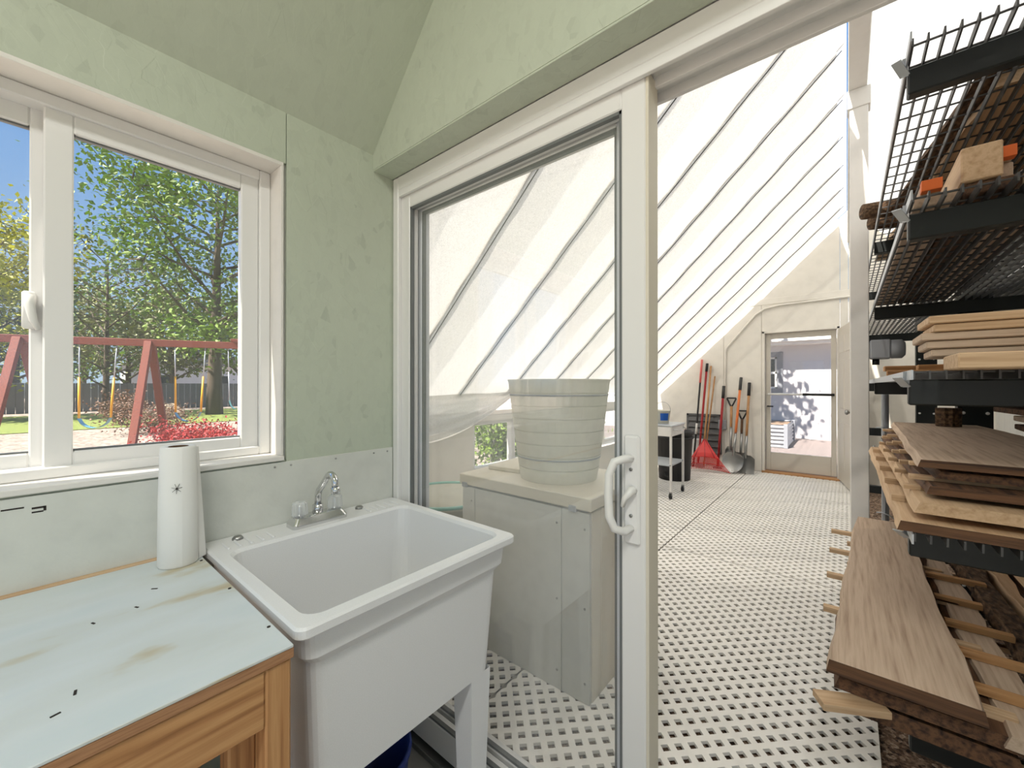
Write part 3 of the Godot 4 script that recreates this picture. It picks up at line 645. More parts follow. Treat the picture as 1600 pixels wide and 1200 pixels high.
	for p in [[x1 - 0.088, z0 + 0.088, 1, -1], [x1 - 0.088, z1 - 0.088, 1, 1], [x0 + 0.088, z0 + 0.088, -1, -1], [x0 + 0.088, z1 - 0.088, -1, 1]]:
		st = mb(); var l = []
		for q in [[0.0, 0.022], [0.505, 0.036]]:
			var o = Vector3(p[0] + p[2] * 0.0 * (1.0 if q[0] > 0.1 else 0.0), q[0], p[1] + p[3] * 0.0 * (1.0 if q[0] > 0.1 else 0.0))
			var w: float = q[1]
			l.append([o + Vector3(-w, 0, -w), o + Vector3(w, 0, -w), o + Vector3(w, 0, w), o + Vector3(-w, 0, w)])
		loft(st, l); cap(st, l[0], Vector3.DOWN); put(st, "leg", M("tub"), s)
	st = mb(true); tube(st, [Vector3(icx, 0.50, icz), Vector3(icx, 0.36, icz), Vector3(icx - 0.03, 0.31, icz), Vector3(icx - 0.12, 0.31, icz), Vector3(icx - 0.16, 0.36, icz), Vector3(icx - 0.3, 0.38, icz)], 0.022, 12); put(st, "drain_pipe", M("plastic_white"), s)
	# faucet
	var f = thing("faucet", "chrome two handle faucet with clear knobs on the sink ledge", "faucet", Vector3(x0 + 0.062, top, -0.573))
	st = mb(); var fr = [rr(0, 0, 0.030, 0.082, 0.012, 0.0), rr(0, 0, 0.030, 0.082, 0.012, 0.010), rr(0, 0, 0.021, 0.072, 0.012, 0.027), rr(0, 0, 0.017, 0.068, 0.011, 0.029)]
	loft(st, fr); cap(st, fr[3], Vector3.UP); put(st, "base_plate", M("chrome"), f)
	st = mb(true); tube(st, [Vector3(0, 0.025, 0), Vector3(0, 0.052, 0)], 0.0145, 16); put(st, "collar", M("chrome"), f)
	st = mb(true); var pts = [Vector3(0, 0.045, 0), Vector3(0.001, 0.08, 0), Vector3(0.010, 0.097, 0), Vector3(0.060, 0.143, 0)]
	for k in 8: var a = PI * 0.72 - k * PI * 0.72 / 7 * 1.12; pts.append(Vector3(0.082 + cos(a) * 0.026, 0.128 + sin(a) * 0.026, 0))
	tube(st, pts, 0.0095, 14); put(st, "spout", M("chrome"), f)
	st = mb(true); tube(st, [Vector3(0.1075, 0.121, 0), Vector3(0.111, 0.102, 0)], [0.0125, 0.012], 14); put(st, "aerator", M("chrome"), f)
	for sg in [-1, 1]:
		st = mb(); var k1 = []
		for q in [[0.029, 0.016], [0.034, 0.021], [0.066, 0.019], [0.071, 0.014]]:
			var ring = []
			for k in 20: var r: float = q[1] * (1.0 + (0.09 if k % 2 else -0.04)); ring.append(Vector3(cos(TAU * k / 20) * r, q[0], sg * 0.053 + sin(TAU * k / 20) * r))
			k1.append(ring)
		loft(st, k1); cap(st, k1[3], Vector3.UP); cap(st, k1[0], Vector3.DOWN)
		var kn = put(st, "knob", M("acrylic"), f)
		st = mb(true); tube(st, [Vector3(0, 0.028, sg * 0.053), Vector3(0, 0.060, sg * 0.053)], 0.006, 8); put(st, "stem", M("chrome"), kn)
	var bk = thing("bucket", "blue plastic bucket on the floor under the sink", "bucket", Vector3(-1.03, 0, -0.60))
	st = mb(true); lathe(st, [Vector2(0, 0), Vector2(0.10, 0), Vector2(0.125, 0.26), Vector2(0.131, 0.262), Vector2(0.131, 0.275), Vector2(0.122, 0.275), Vector2(0.097, 0.006), Vector2(0, 0.006)], Vector3.ZERO, 28); put(st, "pail", M("blue_plastic"), bk)

# ---------- lumber rack: three uprights with arms, steel grating on every level
const ARM_Z := [-1.63, -3.47, -5.3]
const LEVELS := [2.195, 1.7735, 1.2966, 0.862, 0.30]
func lumber_rack():
	var r = thing("lumber_rack", "black steel lumber rack with arms and grating shelves along the right wall", "rack")
	for z in ARM_Z:
		var st = mb(); var ux = 0.45 if z > -2.0 else 0.0
		span(st, Vector3(0.50 + ux, -0.03, z - 0.09), Vector3(0.637 + ux, 2.35, z - 0.082)); span(st, Vector3(0.50 + ux, -0.03, z - 0.082), Vector3(0.508 + ux, 2.35, z - 0.01)); span(st, Vector3(0.629 + ux, -0.03, z - 0.082), Vector3(0.637 + ux, 2.35, z - 0.01)); span(st, Vector3(0.508 + ux, -0.03, z - 0.018), Vector3(0.629 + ux, 2.35, z - 0.01))
		span(st, Vector3(0.42 + ux, -0.03, z - 0.14), Vector3(0.72 + ux, -0.015, z + 0.04))
		var up = put(st, "upright", M("rack_black"), r)
		for k in 24:
			for xx in [0.522, 0.615]:
				var h = mb(true); tube(h, [Vector3(xx + ux, 0.12 + k * 0.1, z - 0.0105), Vector3(xx + ux, 0.12 + k * 0.1, z - 0.0085)], 0.009, 8); put(h, "hole_plug", M("white_siding"), up)
	var tip = 0.138
	for y in LEVELS:
		for z in ARM_Z:
			box("arm", M("rack_black"), Vector3(tip, y - 0.074, z - 0.04), Vector3(1.12, y, z), 0.004, r)
	var bm = mb(); bx(bm, Vector3.ZERO, Vector3(0.004, 0.022, 4.0)); bm.generate_normals(); var bar_mesh = bm.commit()
	var rm = mb(); tube(rm, [Vector3(tip, 0, 0), Vector3(1.02, 0, 0)], 0.0032, 5, false); rm.generate_normals(); var rod_mesh = rm.commit()
	var li = 0
	for y in LEVELS.slice(0, 4):
		var gr = Node3D.new(); gr.name = "grating"; r.add_child(gr, true)
		for k in 30:
			var o = put_mesh(bar_mesh, "bearing_bar", M("grate"), gr); o.position = Vector3(tip + 0.002 + k * 0.0302, y + 0.0112, -3.53)
			if li == 3: o.scale.z = 0.51; o.position.z = -2.54
		for k in (39 if li < 3 else 20):
			var o = put_mesh(rod_mesh, "cross_rod", M("grate"), gr); o.position = Vector3(0, y + 0.019, -1.56 - k * 0.1016)
		var c = mb(); bar(c, Vector3(tip - 0.004, y + 0.011, -1.5), Vector3(tip - 0.004, y + 0.011, -5.53 if li < 3 else -3.55), 0.004, 0.026); put(c, "edge_bar", M("galvanized"), gr)
		for z in [-1.63]:
			c = mb(); bar(c, Vector3(tip - 0.006, y - 0.02, z + 0.004), Vector3(tip - 0.028, y + 0.006, z + 0.045), 0.022, 0.003); bar(c, Vector3(tip - 0.006, y + 0.022, z + 0.02), Vector3(tip - 0.006, y - 0.022, z + 0.004), 0.014, 0.003); put(c, "clip", M("galvanized"), gr)
		li += 1
	# round pole with wire clips beside the post
	var p = thing("steel_pole", "grey steel pole with wire clips beside the white post", "pole", Vector3(0.195, 0, -3.62))
	var st = mb(true); tube(st, [Vector3(0, -0.03, 0), Vector3(0, 1.22, 0)], 0.019, 12); put(st, "pole", M("grey_box"), p)
	for y in [0.42, 0.72, 0.98]:
		st = mb(true); tube(st, [Vector3(-0.045, y + 0.02, 0.02), Vector3(-0.02, y + 0.024, 0.024), Vector3(0.022, y + 0.01, 0.024), Vector3(0.045, y - 0.012, 0.015)], 0.004, 6); put(st, "wire_clip", M("galvanized"), p)
	var e = thing("electrical_box", "grey weatherproof box with a rounded end beside the white post", "electrical box", Vector3(0.113, 1.50, -3.45))
	box("housing", M("grey_box"), Vector3(0.0, -0.055, -0.05), Vector3(0.10, 0.065, 0.05), 0.008, e)
	st = mb(true); tube(st, [Vector3(0.10, 0.005, 0), Vector3(0.15, 0.005, 0), Vector3(0.165, 0.005, 0)], [0.058, 0.058, 0.04], 16); put(st, "end_cap", M("grey_box"), e)
	st = mb(true); tube(st, [Vector3(0.03, -0.055, 0), Vector3(0.03, -0.09, 0)], 0.018, 10); put(st, "conduit_hub", M("rack_black"), e)

func board(label, m, lo: Vector3, hi: Vector3, turn = 0.0, group = "", bev = 0.003, called = "plank"):
	var c = (lo + hi) * 0.5; var st = mb(); bx(st, Vector3.ZERO, (hi - lo).abs(), bev)
	var o = put(st, called, M(m)); o.position = c; o.rotation.y = turn
	return tag(o, label, "plank", group)
func live_slab(label, m, cx, y0, y1, zn, zf, xl: Array, xr: Array, sd = 1, wave = 1.0, end_m = ""):
	# slab with wavy live edges: xl and xr are left and right edges at near and far end
	var n = 26; var no = FastNoiseLite.new(); no.seed = sd; no.frequency = 1.0
	var st = mb(); var L = []; var R = []
	for i in n + 1:
		var t = i / float(n); var z = lerpf(zn, zf, t)
		var l: float = lerpf(xl[0], xl[1], t) + no.get_noise_2d(z * 2.2, 1.0) * 0.022 * wave + no.get_noise_2d(z * 9.0, 3.0) * 0.006 * wave
		var r: float = lerpf(xr[0], xr[1], t) + no.get_noise_2d(z * 2.2, 7.0) * 0.022 * wave + no.get_noise_2d(z * 9.0, 9.0) * 0.006 * wave
		L.append(Vector3(l - cx, 0, z)); R.append(Vector3(r - cx, 0, z))
	var U = Vector3(0, y1, 0); var D = Vector3(0, y0, 0); var ch = Vector3(0.012, 0, 0)
	for i in n:
		quad(st, L[i] + U + ch, R[i] + U - ch, R[i + 1] + U - ch, L[i + 1] + U + ch, Vector3.UP)
		quad(st, L[i] + D, R[i] + D, R[i + 1] + D, L[i + 1] + D, Vector3.DOWN)
		quad(st, L[i] + U + ch, L[i + 1] + U + ch, L[i + 1] + D, L[i] + D, Vector3.LEFT)
		quad(st, R[i] + U - ch, R[i + 1] + U - ch, R[i + 1] + D, R[i] + D, Vector3.RIGHT)
	quad(st, L[0] + U + ch, R[0] + U - ch, R[0] + D, L[0] + D, Vector3.BACK); quad(st, L[n] + U + ch, R[n] + U - ch, R[n] + D, L[n] + D, Vector3.FORWARD)
	var o = put(st, "wood_slab", M(m)); o.position.x = cx
	if end_m:
		st = mb(); var e0 = Vector3(0, 0, 0.0015)
		quad(st, L[0] + U + ch * 0.6 + e0, R[0] + U - ch * 0.6 + e0, R[0] + D + e0, L[0] + D + e0, Vector3.BACK); quad(st, L[0] + U + ch * 0.6, R[0] + U - ch * 0.6, R[0] + U - ch * 0.6 + e0, L[0] + U + ch * 0.6 + e0, Vector3.UP)
		put(st, "end_grain", M(end_m), o)
	return tag(o, label, "wood slab")
func sticker(x0, x1, y, z, m = "tan_wood_x", h = 0.02, w = 0.028, turn = 0.0):
	var wh = "under the wide top slab of the middle shelf stack"
	for q in [[0.31, "under the bottom slab of the lowest stack"], [0.40, "between the two dark slabs of the lowest stack"], [0.43, "under the big top slab of the lowest stack"], [0.6, "across the slabs right of the big slab"], [0.925, "on the bottom board of the middle shelf stack"], [0.97, "on the light board of the middle shelf stack"], [1.01, "on the grey board of the middle shelf stack"]]:
		if y < q[0]: wh = q[1]; break
	return tag(board("", m, Vector3(x0, y, z - w / 2), Vector3(x1, y + h, z + w / 2), turn, "", 0.001, "spacer_stick"), "thin pine spacer stick " + wh, "spacer stick", "spacer sticks " + wh)
func lumber():
	# lowest level: thick live edge slabs
	var s = live_slab("big live edge wood slab on top of the lowest stack beside the lattice floor", "grey_wood_z", 0.12, 0.444, 0.482, -1.50, -3.24, [-0.047, 0.036], [0.272, 0.262], 5, 0.7, "dark_wood_x")
	live_slab("dark live edge slab second from top in the lowest stack", "dark_wood_z", 0.14, 0.388, 0.424, -1.53, -3.2, [-0.04, 0.03], [0.33, 0.30], 15)
	live_slab("dark narrower slab at the bottom of the lowest stack", "dark_wood_z", 0.16, 0.322, 0.368, -1.55, -3.2, [0.03, 0.05], [0.34, 0.32], 25)
	for z in [-1.6, -1.95, -2.3, -2.65, -3.0]:
		sticker(-0.07 if z < -1.7 else -0.005, 0.33, 0.424, z, "tan_wood_x", 0.02)
		sticker(0.0, 0.33, 0.368, z, "tan_wood_x", 0.02); sticker(0.03, 0.6, 0.301, z, "tan_wood_x", 0.02)
	var fs = sticker(-0.075, 0.09, 0.366, -1.50, "tan_wood_x", 0.02, 0.06, 0.5); fs.set_meta("label", "short wide pine stick poking out under the big slab"); fs.remove_meta("group")
	live_slab("brown live edge slab lying right of the big slab", "grey_wood_z", 0.38, 0.40, 0.435, -1.52, -3.3, [0.285, 0.29], [0.40, 0.36], 35)
	live_slab("slab with barky edge lying between two pale boards", "bark", 0.48, 0.40, 0.445, -1.72, -3.3, [0.42, 0.38], [0.50, 0.47], 45)
	live_slab("pale board with bark along its edge on the lowest stack", "tan_wood_z", 0.55, 0.40, 0.44, -1.66, -3.3, [0.51, 0.48], [0.56, 0.56], 55)
	live_slab("speckled brown slab at the right side of the lowest stack", "dark_wood_z", 0.66, 0.38, 0.43, -1.6, -3.3, [0.57, 0.57], [0.86, 0.8], 65)
	for z in [-1.68, -1.88, -2.08, -2.3, -2.55, -2.85]: sticker(0.265, 0.42 + 0.03 * sin(z * 9.0), 0.436, z, "pine_x", 0.02)
	board("square cut timber lying on the lowest stack", "tan_wood_z", Vector3(0.56, 0.445, -2.9), Vector3(0.615, 0.50, -2.02))
	board("short dark offcut on the pale barky board", "dark_wood_x", Vector3(0.52, 0.44, -1.98), Vector3(0.56, 0.465, -1.94))
	board("thick pale timber at the right of the lowest stack", "tan_wood_z", Vector3(0.66, 0.44, -3.0), Vector3(0.85, 0.52, -2.12))
	# level four: stickered slabs
	var y = 0.885
	live_slab("long pale board at the bottom of the middle shelf stack", "tan_wood_z", 0.3, y, y + 0.026, -1.53, -3.25, [0.108, 0.10], [0.62, 0.6], 75, 0.3, "dark_wood_x")
	live_slab("light board with bold end grain in the middle shelf stack", "tan_wood_z", 0.35, y + 0.046, y + 0.076, -1.56, -3.1, [0.142, 0.14], [0.435, 0.45], 85, 0.3)
	live_slab("grey weathered board third up in the middle shelf stack", "dark_wood_z", 0.35, y + 0.09, y + 0.113, -1.62, -3.15, [0.172, 0.15], [0.62, 0.6], 95, 0.3, "dark_wood_x")
	live_slab("dark brown board under the wide top slab of the middle shelf", "dark_wood_z", 0.35, y + 0.126, y + 0.147, -1.68, -3.2, [0.195, 0.17], [0.66, 0.62], 105, 0.3)
	live_slab("wide smooth slab on top of the middle shelf stack", "grey_wood_z", 0.4, y + 0.158, y + 0.180, -1.66, -3.25, [0.157, 0.20], [0.66, 0.55], 115, 0.3, "dark_wood_x")
	for z in [-1.75, -2.05, -2.35, -2.65, -2.95]:
		sticker(0.11, 0.6, y + 0.026, z - 0.04); sticker(0.135, 0.6, y + 0.076, z, "tan_wood_x", 0.014); sticker(0.145, 0.6, y + 0.113, z + 0.03, "tan_wood_x", 0.013); sticker(0.15, 0.6, y + 0.147, z - 0.02, "tan_wood_x", 0.011)
	for k in 4:
		board(["rough brown board at the base of the pile behind the wide slab", "rough brown board second up in the pile behind the wide slab", "rough brown board third up in the pile behind the wide slab", "rough brown board topping the pile behind the wide slab"][k], "dark_wood_x" if k % 2 == 0 else "grey_wood_x", Vector3(0.62 - 0.02 * k + 0.03 * (k % 2), y + 0.18 + k * 0.042, -3.1), Vector3(1.2, y + 0.205 + k * 0.042, -2.55 + 0.03 * k), 0.06 * (k - 1))
	var lg = thing("log_piece", "short upright bark covered log on the middle shelf by the far wall", "log", Vector3(0.41, 1.066, -3.08))
	var st = mb(); var lr = []
	for q in [0.0, 0.03, 0.06, 0.095]:
		var ring = []
		for k in 22: var r = 0.046 * (1.0 + 0.09 * sin(k * 2.7 + q * 9.0)); ring.append(Vector3(cos(TAU * k / 22) * r, q, sin(TAU * k / 22) * r))
		lr.append(ring)
	loft(st, lr); cap(st, lr[3], Vector3.UP); put(st, "bark", M("bark"), lg)
	# level three: short boards laid across
	y = 1.319
	board("thick pale two inch plank laid across the shelf at camera height", "tan_wood_x", Vector3(0.202, y, -1.59), Vector3(0.98, y + 0.0375, -1.40))
	for k in 5:
		board(["lowest board of the five crosswise boards", "second board up of the five crosswise boards", "middle board of the five crosswise boards", "second board down of the five crosswise boards", "top board of the five crosswise boards"][k], "tan_wood_x" if k > 2 else "grey_wood_x", Vector3(0.185 - 0.012 * (k % 3), y + 0.041 + k * 0.0225, -1.80), Vector3(0.93, y + 0.062 + k * 0.0225, -1.62 + 0.004 * k), 0.01 * (k - 2))
	for k in 2: board("short grey support board under the five crosswise boards", "grey_wood_z", Vector3(0.24 + k * 0.5, y, -1.84), Vector3(0.30 + k * 0.5, y + 0.040, -1.60), 0.0, "support boards")
	for k in 6:
		board("slim yellow pine batten laid across the shelf behind the crosswise boards", "pine_x", Vector3(0.13 + 0.05 * ((k * 3) % 5), y + 0.024 * (k / 3), -2.35 - 0.085 * (k % 3) - 0.02 * (k / 3)), Vector3(0.75, y + 0.023 + 0.024 * (k / 3), -2.285 - 0.085 * (k % 3) - 0.02 * (k / 3)), 0.03 * (k % 3 - 1), "pine battens")
	# level two
	y = 1.796
	for k in 3:
		board(["long brown board at the tip side of the second shelf", "long brown board in the middle of the brown boards on the second shelf", "long brown board on the wall side of the second shelf"][k], "dark_wood_z" if k == 1 else "grey_wood_z", Vector3(0.150 + k * 0.10, y, -3.55), Vector3(0.244 + k * 0.10, y + 0.03, -1.66 + 0.03 * k))
	board("wide pale board end sticking out on the second shelf", "tan_wood_z", Vector3(0.24, y + 0.032, -3.0), Vector3(0.315, y + 0.125, -1.62))
	for q in [[0.165, 0.205, 0.032, -1.62], [0.32, 0.345, 0.09, -1.66]]:
		var o = board("brown stick with an orange painted end on the second shelf", "grey_wood_z", Vector3(q[0], y + q[2], -2.9), Vector3(q[1], y + q[2] + 0.028, q[3]), 0.0, "orange ended sticks")
		var c = mb(); bx(c, Vector3(0, 0, (2.9 + q[3]) * 0.5 + 0.0 - 0.0), Vector3(q[1] - q[0] + 0.002, 0.030, 0.03), 0.001); var pe = put(c, "painted_end", M("orange_paint"), o); pe.position.z = -0.012
	board("short block carrying the orange ended stick", "grey_wood_z", Vector3(0.318, y + 0.032, -2.9), Vector3(0.348, y + 0.089, -1.70))
	# top level
	y = 2.2175
	live_slab("wide live edge slab lying on the top grating", "tan_wood_z", 0.42, y, y + 0.04, -1.95, -4.1, [0.36, 0.16], [0.66, 0.5], 125)
	live_slab("barky narrow slab lying over the wide slab on the top grating", "bark", 0.36, y + 0.041, y + 0.075, -1.8, -3.0, [0.33, 0.20], [0.44, 0.32], 135)
	live_slab("dark rough slab at the wall side of the top grating", "dark_wood_z", 0.8, y, y + 0.05, -1.75, -4.0, [0.70, 0.53], [0.98, 0.8], 145)
	for q in [[0.15, -3.05, 0.0], [0.19, -3.28, 0.0]]:
		var l2 = thing("log_piece", "round bark covered branch piece at the edge of the top grating", "log", Vector3(q[0] - 0.02, y + 0.045, q[1]), 0.25, "branch pieces")
		st = mb(true); tube(st, [Vector3(-0.06, 0, 0), Vector3(0.02, 0.004, -0.01), Vector3(0.12, 0, 0.0), Vector3(0.26, -0.004, 0.01)], [0.042, 0.045, 0.043, 0.04], 14); put(st, "bark", M("bark"), l2)

func handle(parent, called, m, a: Vector3, b: Vector3, r):
	var st = mb(true); tube(st, [a, b], r, 10); return put(st, called, M(m), parent)
func cart_and_tools():
	# rolling steel cart
	var c = thing("utility_cart", "white rolling utility cart with a drawer near the rake", "cart", Vector3(-2.06, 0, -5.10))
	var w = 0.545; var dz = 0.46
	box("table_top", M("galvanized"), Vector3(-0.01, 0.812, -0.01), Vector3(w + 0.01, 0.83, dz + 0.01), 0.004, c)
	box("drawer", M("white_paint"), Vector3(0.02, 0.70, 0.01), Vector3(w - 0.005, 0.81, dz + 0.004), 0.004, c)
	box("lower_shelf", M("galvanized"), Vector3(0.005, 0.365, 0.0), Vector3(w - 0.005, 0.385, dz), 0.003, c)
	for p in [[0.012, 0.012], [w - 0.012, 0.012], [0.012, dz - 0.012], [w - 0.012, dz - 0.012]]:
		box("leg", M("white_paint"), Vector3(p[0] - 0.012, 0.075, p[1] - 0.012), Vector3(p[0] + 0.012, 0.812, p[1] + 0.012), 0.002, c)
		var st = mb(true); tube(st, [Vector3(p[0] - 0.011, 0.034, p[1] + 0.012), Vector3(p[0] + 0.011, 0.034, p[1] + 0.012)], 0.033, 18)
		var cs = put(st, "caster_wheel", M("black_plastic"), c)
		st = mb(); span(st, Vector3(p[0] - 0.015, 0.034, p[1] - 0.004), Vector3(p[0] + 0.015, 0.08, p[1] + 0.016), 0.002); put(st, "fork", M("steel"), cs)
	var st = mb(true); tube(st, [Vector3(w, 0.775, 0.03), Vector3(w + 0.04, 0.765, 0.06), Vector3(w + 0.05, 0.755, 0.2), Vector3(w + 0.04, 0.765, 0.36), Vector3(w, 0.775, 0.4)], 0.006, 8); put(st, "towel_bar", M("chrome"), c)
	# bucket on the cart
	var b = thing("small_pail", "small grey and cream pail with a blue label on the rolling cart", "pail", Vector3(-1.70, 0.83, -4.87))
	st = mb(true); lathe(st, [Vector2(0, 0), Vector2(0.075, 0), Vector2(0.094, 0.145), Vector2(0.098, 0.146), Vector2(0.098, 0.153), Vector2(0.090, 0.153), Vector2(0.072, 0.005), Vector2(0, 0.005)], Vector3.ZERO, 26); put(st, "pail", M("cream_pot"), b)
	st = mb(true); var g = []
	for i in 9:
		var a = 0.35 + i * 0.14; g.append([Vector3(cos(a) * 0.0815, 0.035, sin(a) * 0.0815), Vector3(cos(a) * 0.0925, 0.12, sin(a) * 0.0925)])
	for i in 8: quad(st, g[i][0], g[i][1], g[i + 1][1], g[i + 1][0], Vector3(cos(0.9), 0, sin(0.9)))
	put(st, "label", M("blue_label"), b)
	st = mb(true); var hp = []
	for i in 13: var a = PI * i / 12; hp.append(Vector3(cos(a) * 0.098, 0.15 + sin(a) * 0.10, -0.02 * sin(a)))
	tube(st, hp, 0.003, 6); put(st, "bail_handle", M("steel"), b)
	var cb = thing("cardboard_box", "small brown box on the rolling cart behind the pail", "box", Vector3(-1.93, 0.83, -4.95)); box("carton", M("ply_edge"), Vector3(-0.09, 0, -0.07), Vector3(0.09, 0.12, 0.07), 0.002, cb); box("flap", M("tan_wood_x"), Vector3(-0.09, 0.12, -0.002), Vector3(0.09, 0.122, 0.07), 0.0, cb)
	# black bin behind the cart
	var bn = thing("storage_bin", "black plastic bin standing behind the rolling cart", "bin", Vector3(-1.83, 0, -5.72))
	st = mb(true); lathe(st, [Vector2(0, 0), Vector2(0.20, 0), Vector2(0.235, 0.62), Vector2(0.25, 0.625), Vector2(0.25, 0.66), Vector2(0.235, 0.66), Vector2(0.195, 0.01), Vector2(0, 0.01)], Vector3.ZERO, 30); put(st, "tub", M("bin"), bn)
	st = mb(true); for yy in [0.56]: lathe(st, [Vector2(0.232, yy), Vector2(0.245, yy), Vector2(0.245, yy + 0.025), Vector2(0.232, yy + 0.025)], Vector3.ZERO, 30)
	put(st, "band", M("bin"), bn)
	# louvered vent and the things on the far wall
	var v = thing("wall_vent", "grey louvered vent low on the far wall behind the rakes", "vent", Vector3(0, 0, FZ))
	var a0 = on_z(1073, 705, FZ + 0.03); var a1 = on_z(1127, 648, FZ + 0.03)
	box("backing", M("gasket"), Vector3(a0.x, a0.y, 0.0), Vector3(a1.x, a1.y, 0.012), 0.0, v)
	st = mb(); for e in [[a0.x, a0.y, a0.x + 0.03, a1.y], [a1.x - 0.03, a0.y, a1.x, a1.y], [a0.x, a0.y, a1.x, a0.y + 0.03], [a0.x, a1.y - 0.03, a1.x, a1.y]]: span(st, Vector3(e[0], e[1], 0.0), Vector3(e[2], e[3], 0.04), 0.002)
	put(st, "frame", M("louver"), v)
	for k in 6:
		st = mb(); bx(st, Vector3((a0.x + a1.x) / 2, lerpf(a0.y, a1.y, (k + 0.6) / 6.2), 0.026), Vector3(a1.x - a0.x - 0.06, 0.115 * (a1.y - a0.y) / 0.62, 0.006), 0.001, Basis(Vector3.RIGHT, -0.35)); put(st, "louver", M("louver"), v)
	var eb = thing("outlet_box", "small grey outlet box on the far wall above the spades", "outlet box", Vector3(-1.49, 0.66, FZ)); box("housing", M("grey_box"), Vector3(-0.06, -0.07, 0.0), Vector3(0.05, 0.08, 0.06), 0.006, eb); box("cover", M("grey_box"), Vector3(-0.05, -0.06, 0.06), Vector3(0.04, 0.07, 0.068), 0.003, eb)
	var wb = thing("white_crate", "low white box on the floor behind the red rake", "box", Vector3(-1.95, 0, -6.90)); box("body", M("white_paint"), Vector3(-0.3, 0, -0.07), Vector3(0.22, 0.40, 0.06), 0.005, wb); box("lid", M("white_paint"), Vector3(-0.31, 0.40, -0.075), Vector3(0.23, 0.42, 0.065), 0.004, wb)
	# long tools leaning on the far wall: top pixel, foot pixel
	var lean = func(u, vv): return on_z(u, vv, FZ + 0.04)
	var foot = func(u, y, z): return on_y_at(u, y, z)
	var top: Vector3 = lean.call(1097, 562); var ft: Vector3 = on_y_at(1083, 0.0, -6.72)
	var t = thing("garden_tool", "black pole tool with a pink upper grip leaning left of the rake", "garden tool")
	handle(t, "pole", "black_plastic", ft, ft.lerp(top, 0.78), 0.014); handle(t, "grip", "pink_handle", ft.lerp(top, 0.78), top, 0.017); handle(t, "tape", "white_paint", ft.lerp(top, 0.30), ft.lerp(top, 0.40), 0.0155)
	st = mb(); bar(st, ft + Vector3(-0.06, 0.025, 0.0), ft + Vector3(0.03, 0.025, 0.0), 0.012, 0.05, 0.003); put(st, "blade", M("steel"), t)
	top = lean.call(1105, 568); ft = on_y_at(1090, 0.0, -6.70)
	t = thing("garden_tool", "dark red handled hoe with a black grip leaning behind the rake", "garden tool")
	handle(t, "pole", "red_handle", ft, ft.lerp(top, 0.93), 0.016); handle(t, "grip", "black_plastic", ft.lerp(top, 0.92), top, 0.020); st = mb(); bar(st, ft + Vector3(-0.02, 0.04, 0.03), ft + Vector3(0.09, 0.04, 0.03), 0.006, 0.07, 0.001); put(st, "blade", M("steel"), t)
	top = lean.call(1117, 588); ft = on_y_at(1099, 0.0, -6.76)
	t = thing("wooden_pole", "slim bare wooden pole leaning behind the red rake", "pole"); handle(t, "pole", "wood_handle", ft, top, 0.011); handle(t, "end_cap", "steel", ft, ft + (top - ft) * 0.02, 0.013)
	top = lean.call(1131, 603); ft = on_y_at(1121, 0.0, -6.80)
	t = thing("garden_tool", "short red handled tool with a grey grip right of the rake", "garden tool"); handle(t, "pole", "red_handle", ft, ft.lerp(top, 0.86), 0.018); handle(t, "grip", "grip", ft.lerp(top, 0.85), top, 0.022); st = mb(); bar(st, ft + Vector3(-0.06, 0.02, 0.01), ft + Vector3(0.06, 0.02, 0.01), 0.008, 0.04, 0.001); put(st, "blade", M("steel"), t)
	# leaf rake
	top = lean.call(1111, 572); var neck: Vector3 = on_z(1101, 684, -6.62)
	t = thing("leaf_rake", "large red plastic leaf rake with a wooden handle leaning on the far wall", "rake")
	handle(t, "handle", "wood_handle", neck - (top - neck) * 0.06, top, 0.014)
	var bl: Vector3 = on_y_at(1068, 0.012, -6.36); var br: Vector3 = on_y_at(1142, 0.012, -6.46)
	var fan = func(s, k):  # s across, k from neck to tips
		var p: Vector3 = neck.lerp(bl.lerp(br, s), k); return p + Vector3(0, 0.03 * sin(PI * s) * k, 0.05 * sin(PI * k) )
	st = mb()
	var ng = 16; var dth = Vector3(0, 0, -0.012)
	for i in ng:
		for j in 4:
			var k0 = 0.02 + 0.145 * j; var k1 = k0 + 0.145
			var a = fan.call(float(i) / ng, k0); var bb = fan.call(float(i + 1) / ng, k0); var cc = fan.call(float(i + 1) / ng, k1); var dd = fan.call(float(i) / ng, k1)
			quad(st, a, bb, cc, dd, Vector3.BACK); quad(st, a + dth, bb + dth, cc + dth, dd + dth, Vector3.FORWARD)
	put(st, "fan_head", M("red_plastic"), t)
	st = mb(); for q in [0.12, 0.5, 0.85]: bar(st, fan.call(q, 0.05) + Vector3(0, 0.004, 0.006), fan.call(q, 0.58) + Vector3(0, 0.004, 0.006), 0.010, 0.008)
	put(st, "rib", M("red_handle"), t)
	for i in 27:
		var s = (i + 0.5) / 27.0; st = mb(); bar(st, fan.call(s, 0.58), fan.call(s, 0.97), 0.008, 0.006); bar(st, fan.call(s, 0.97), fan.call(s, 1.0) + Vector3(0, 0.0, -0.03), 0.008, 0.006); put(st, "tine", M("red_plastic"), t)
	for kk in [0.80]:
		st = mb(); for i in 16: bar(st, fan.call(i / 16.0, kk), fan.call((i + 1) / 16.0, kk), 0.012, 0.008)
		put(st, "cross_strip", M("red_plastic"), t)
	# shovels
	shovel("round point shovel with an orange handle and a grey grip", lean.call(1158, 590), on_y_at(1143, 0.006, -6.55), "orange_handle", "grip", 0.28, 0.30, true)
	shovel("square shovel with a wooden handle and a black grip", lean.call(1171, 598), on_y_at(1163, 0.006, -6.66), "wood_handle", "black_plastic", 0.25, 0.26, false)
	shovel("narrow spade with a black D handle and a wooden shaft", lean.call(1143, 622), on_y_at(1141, 0.006, -6.70), "wood_handle", "", 0.15, 0.36, true)
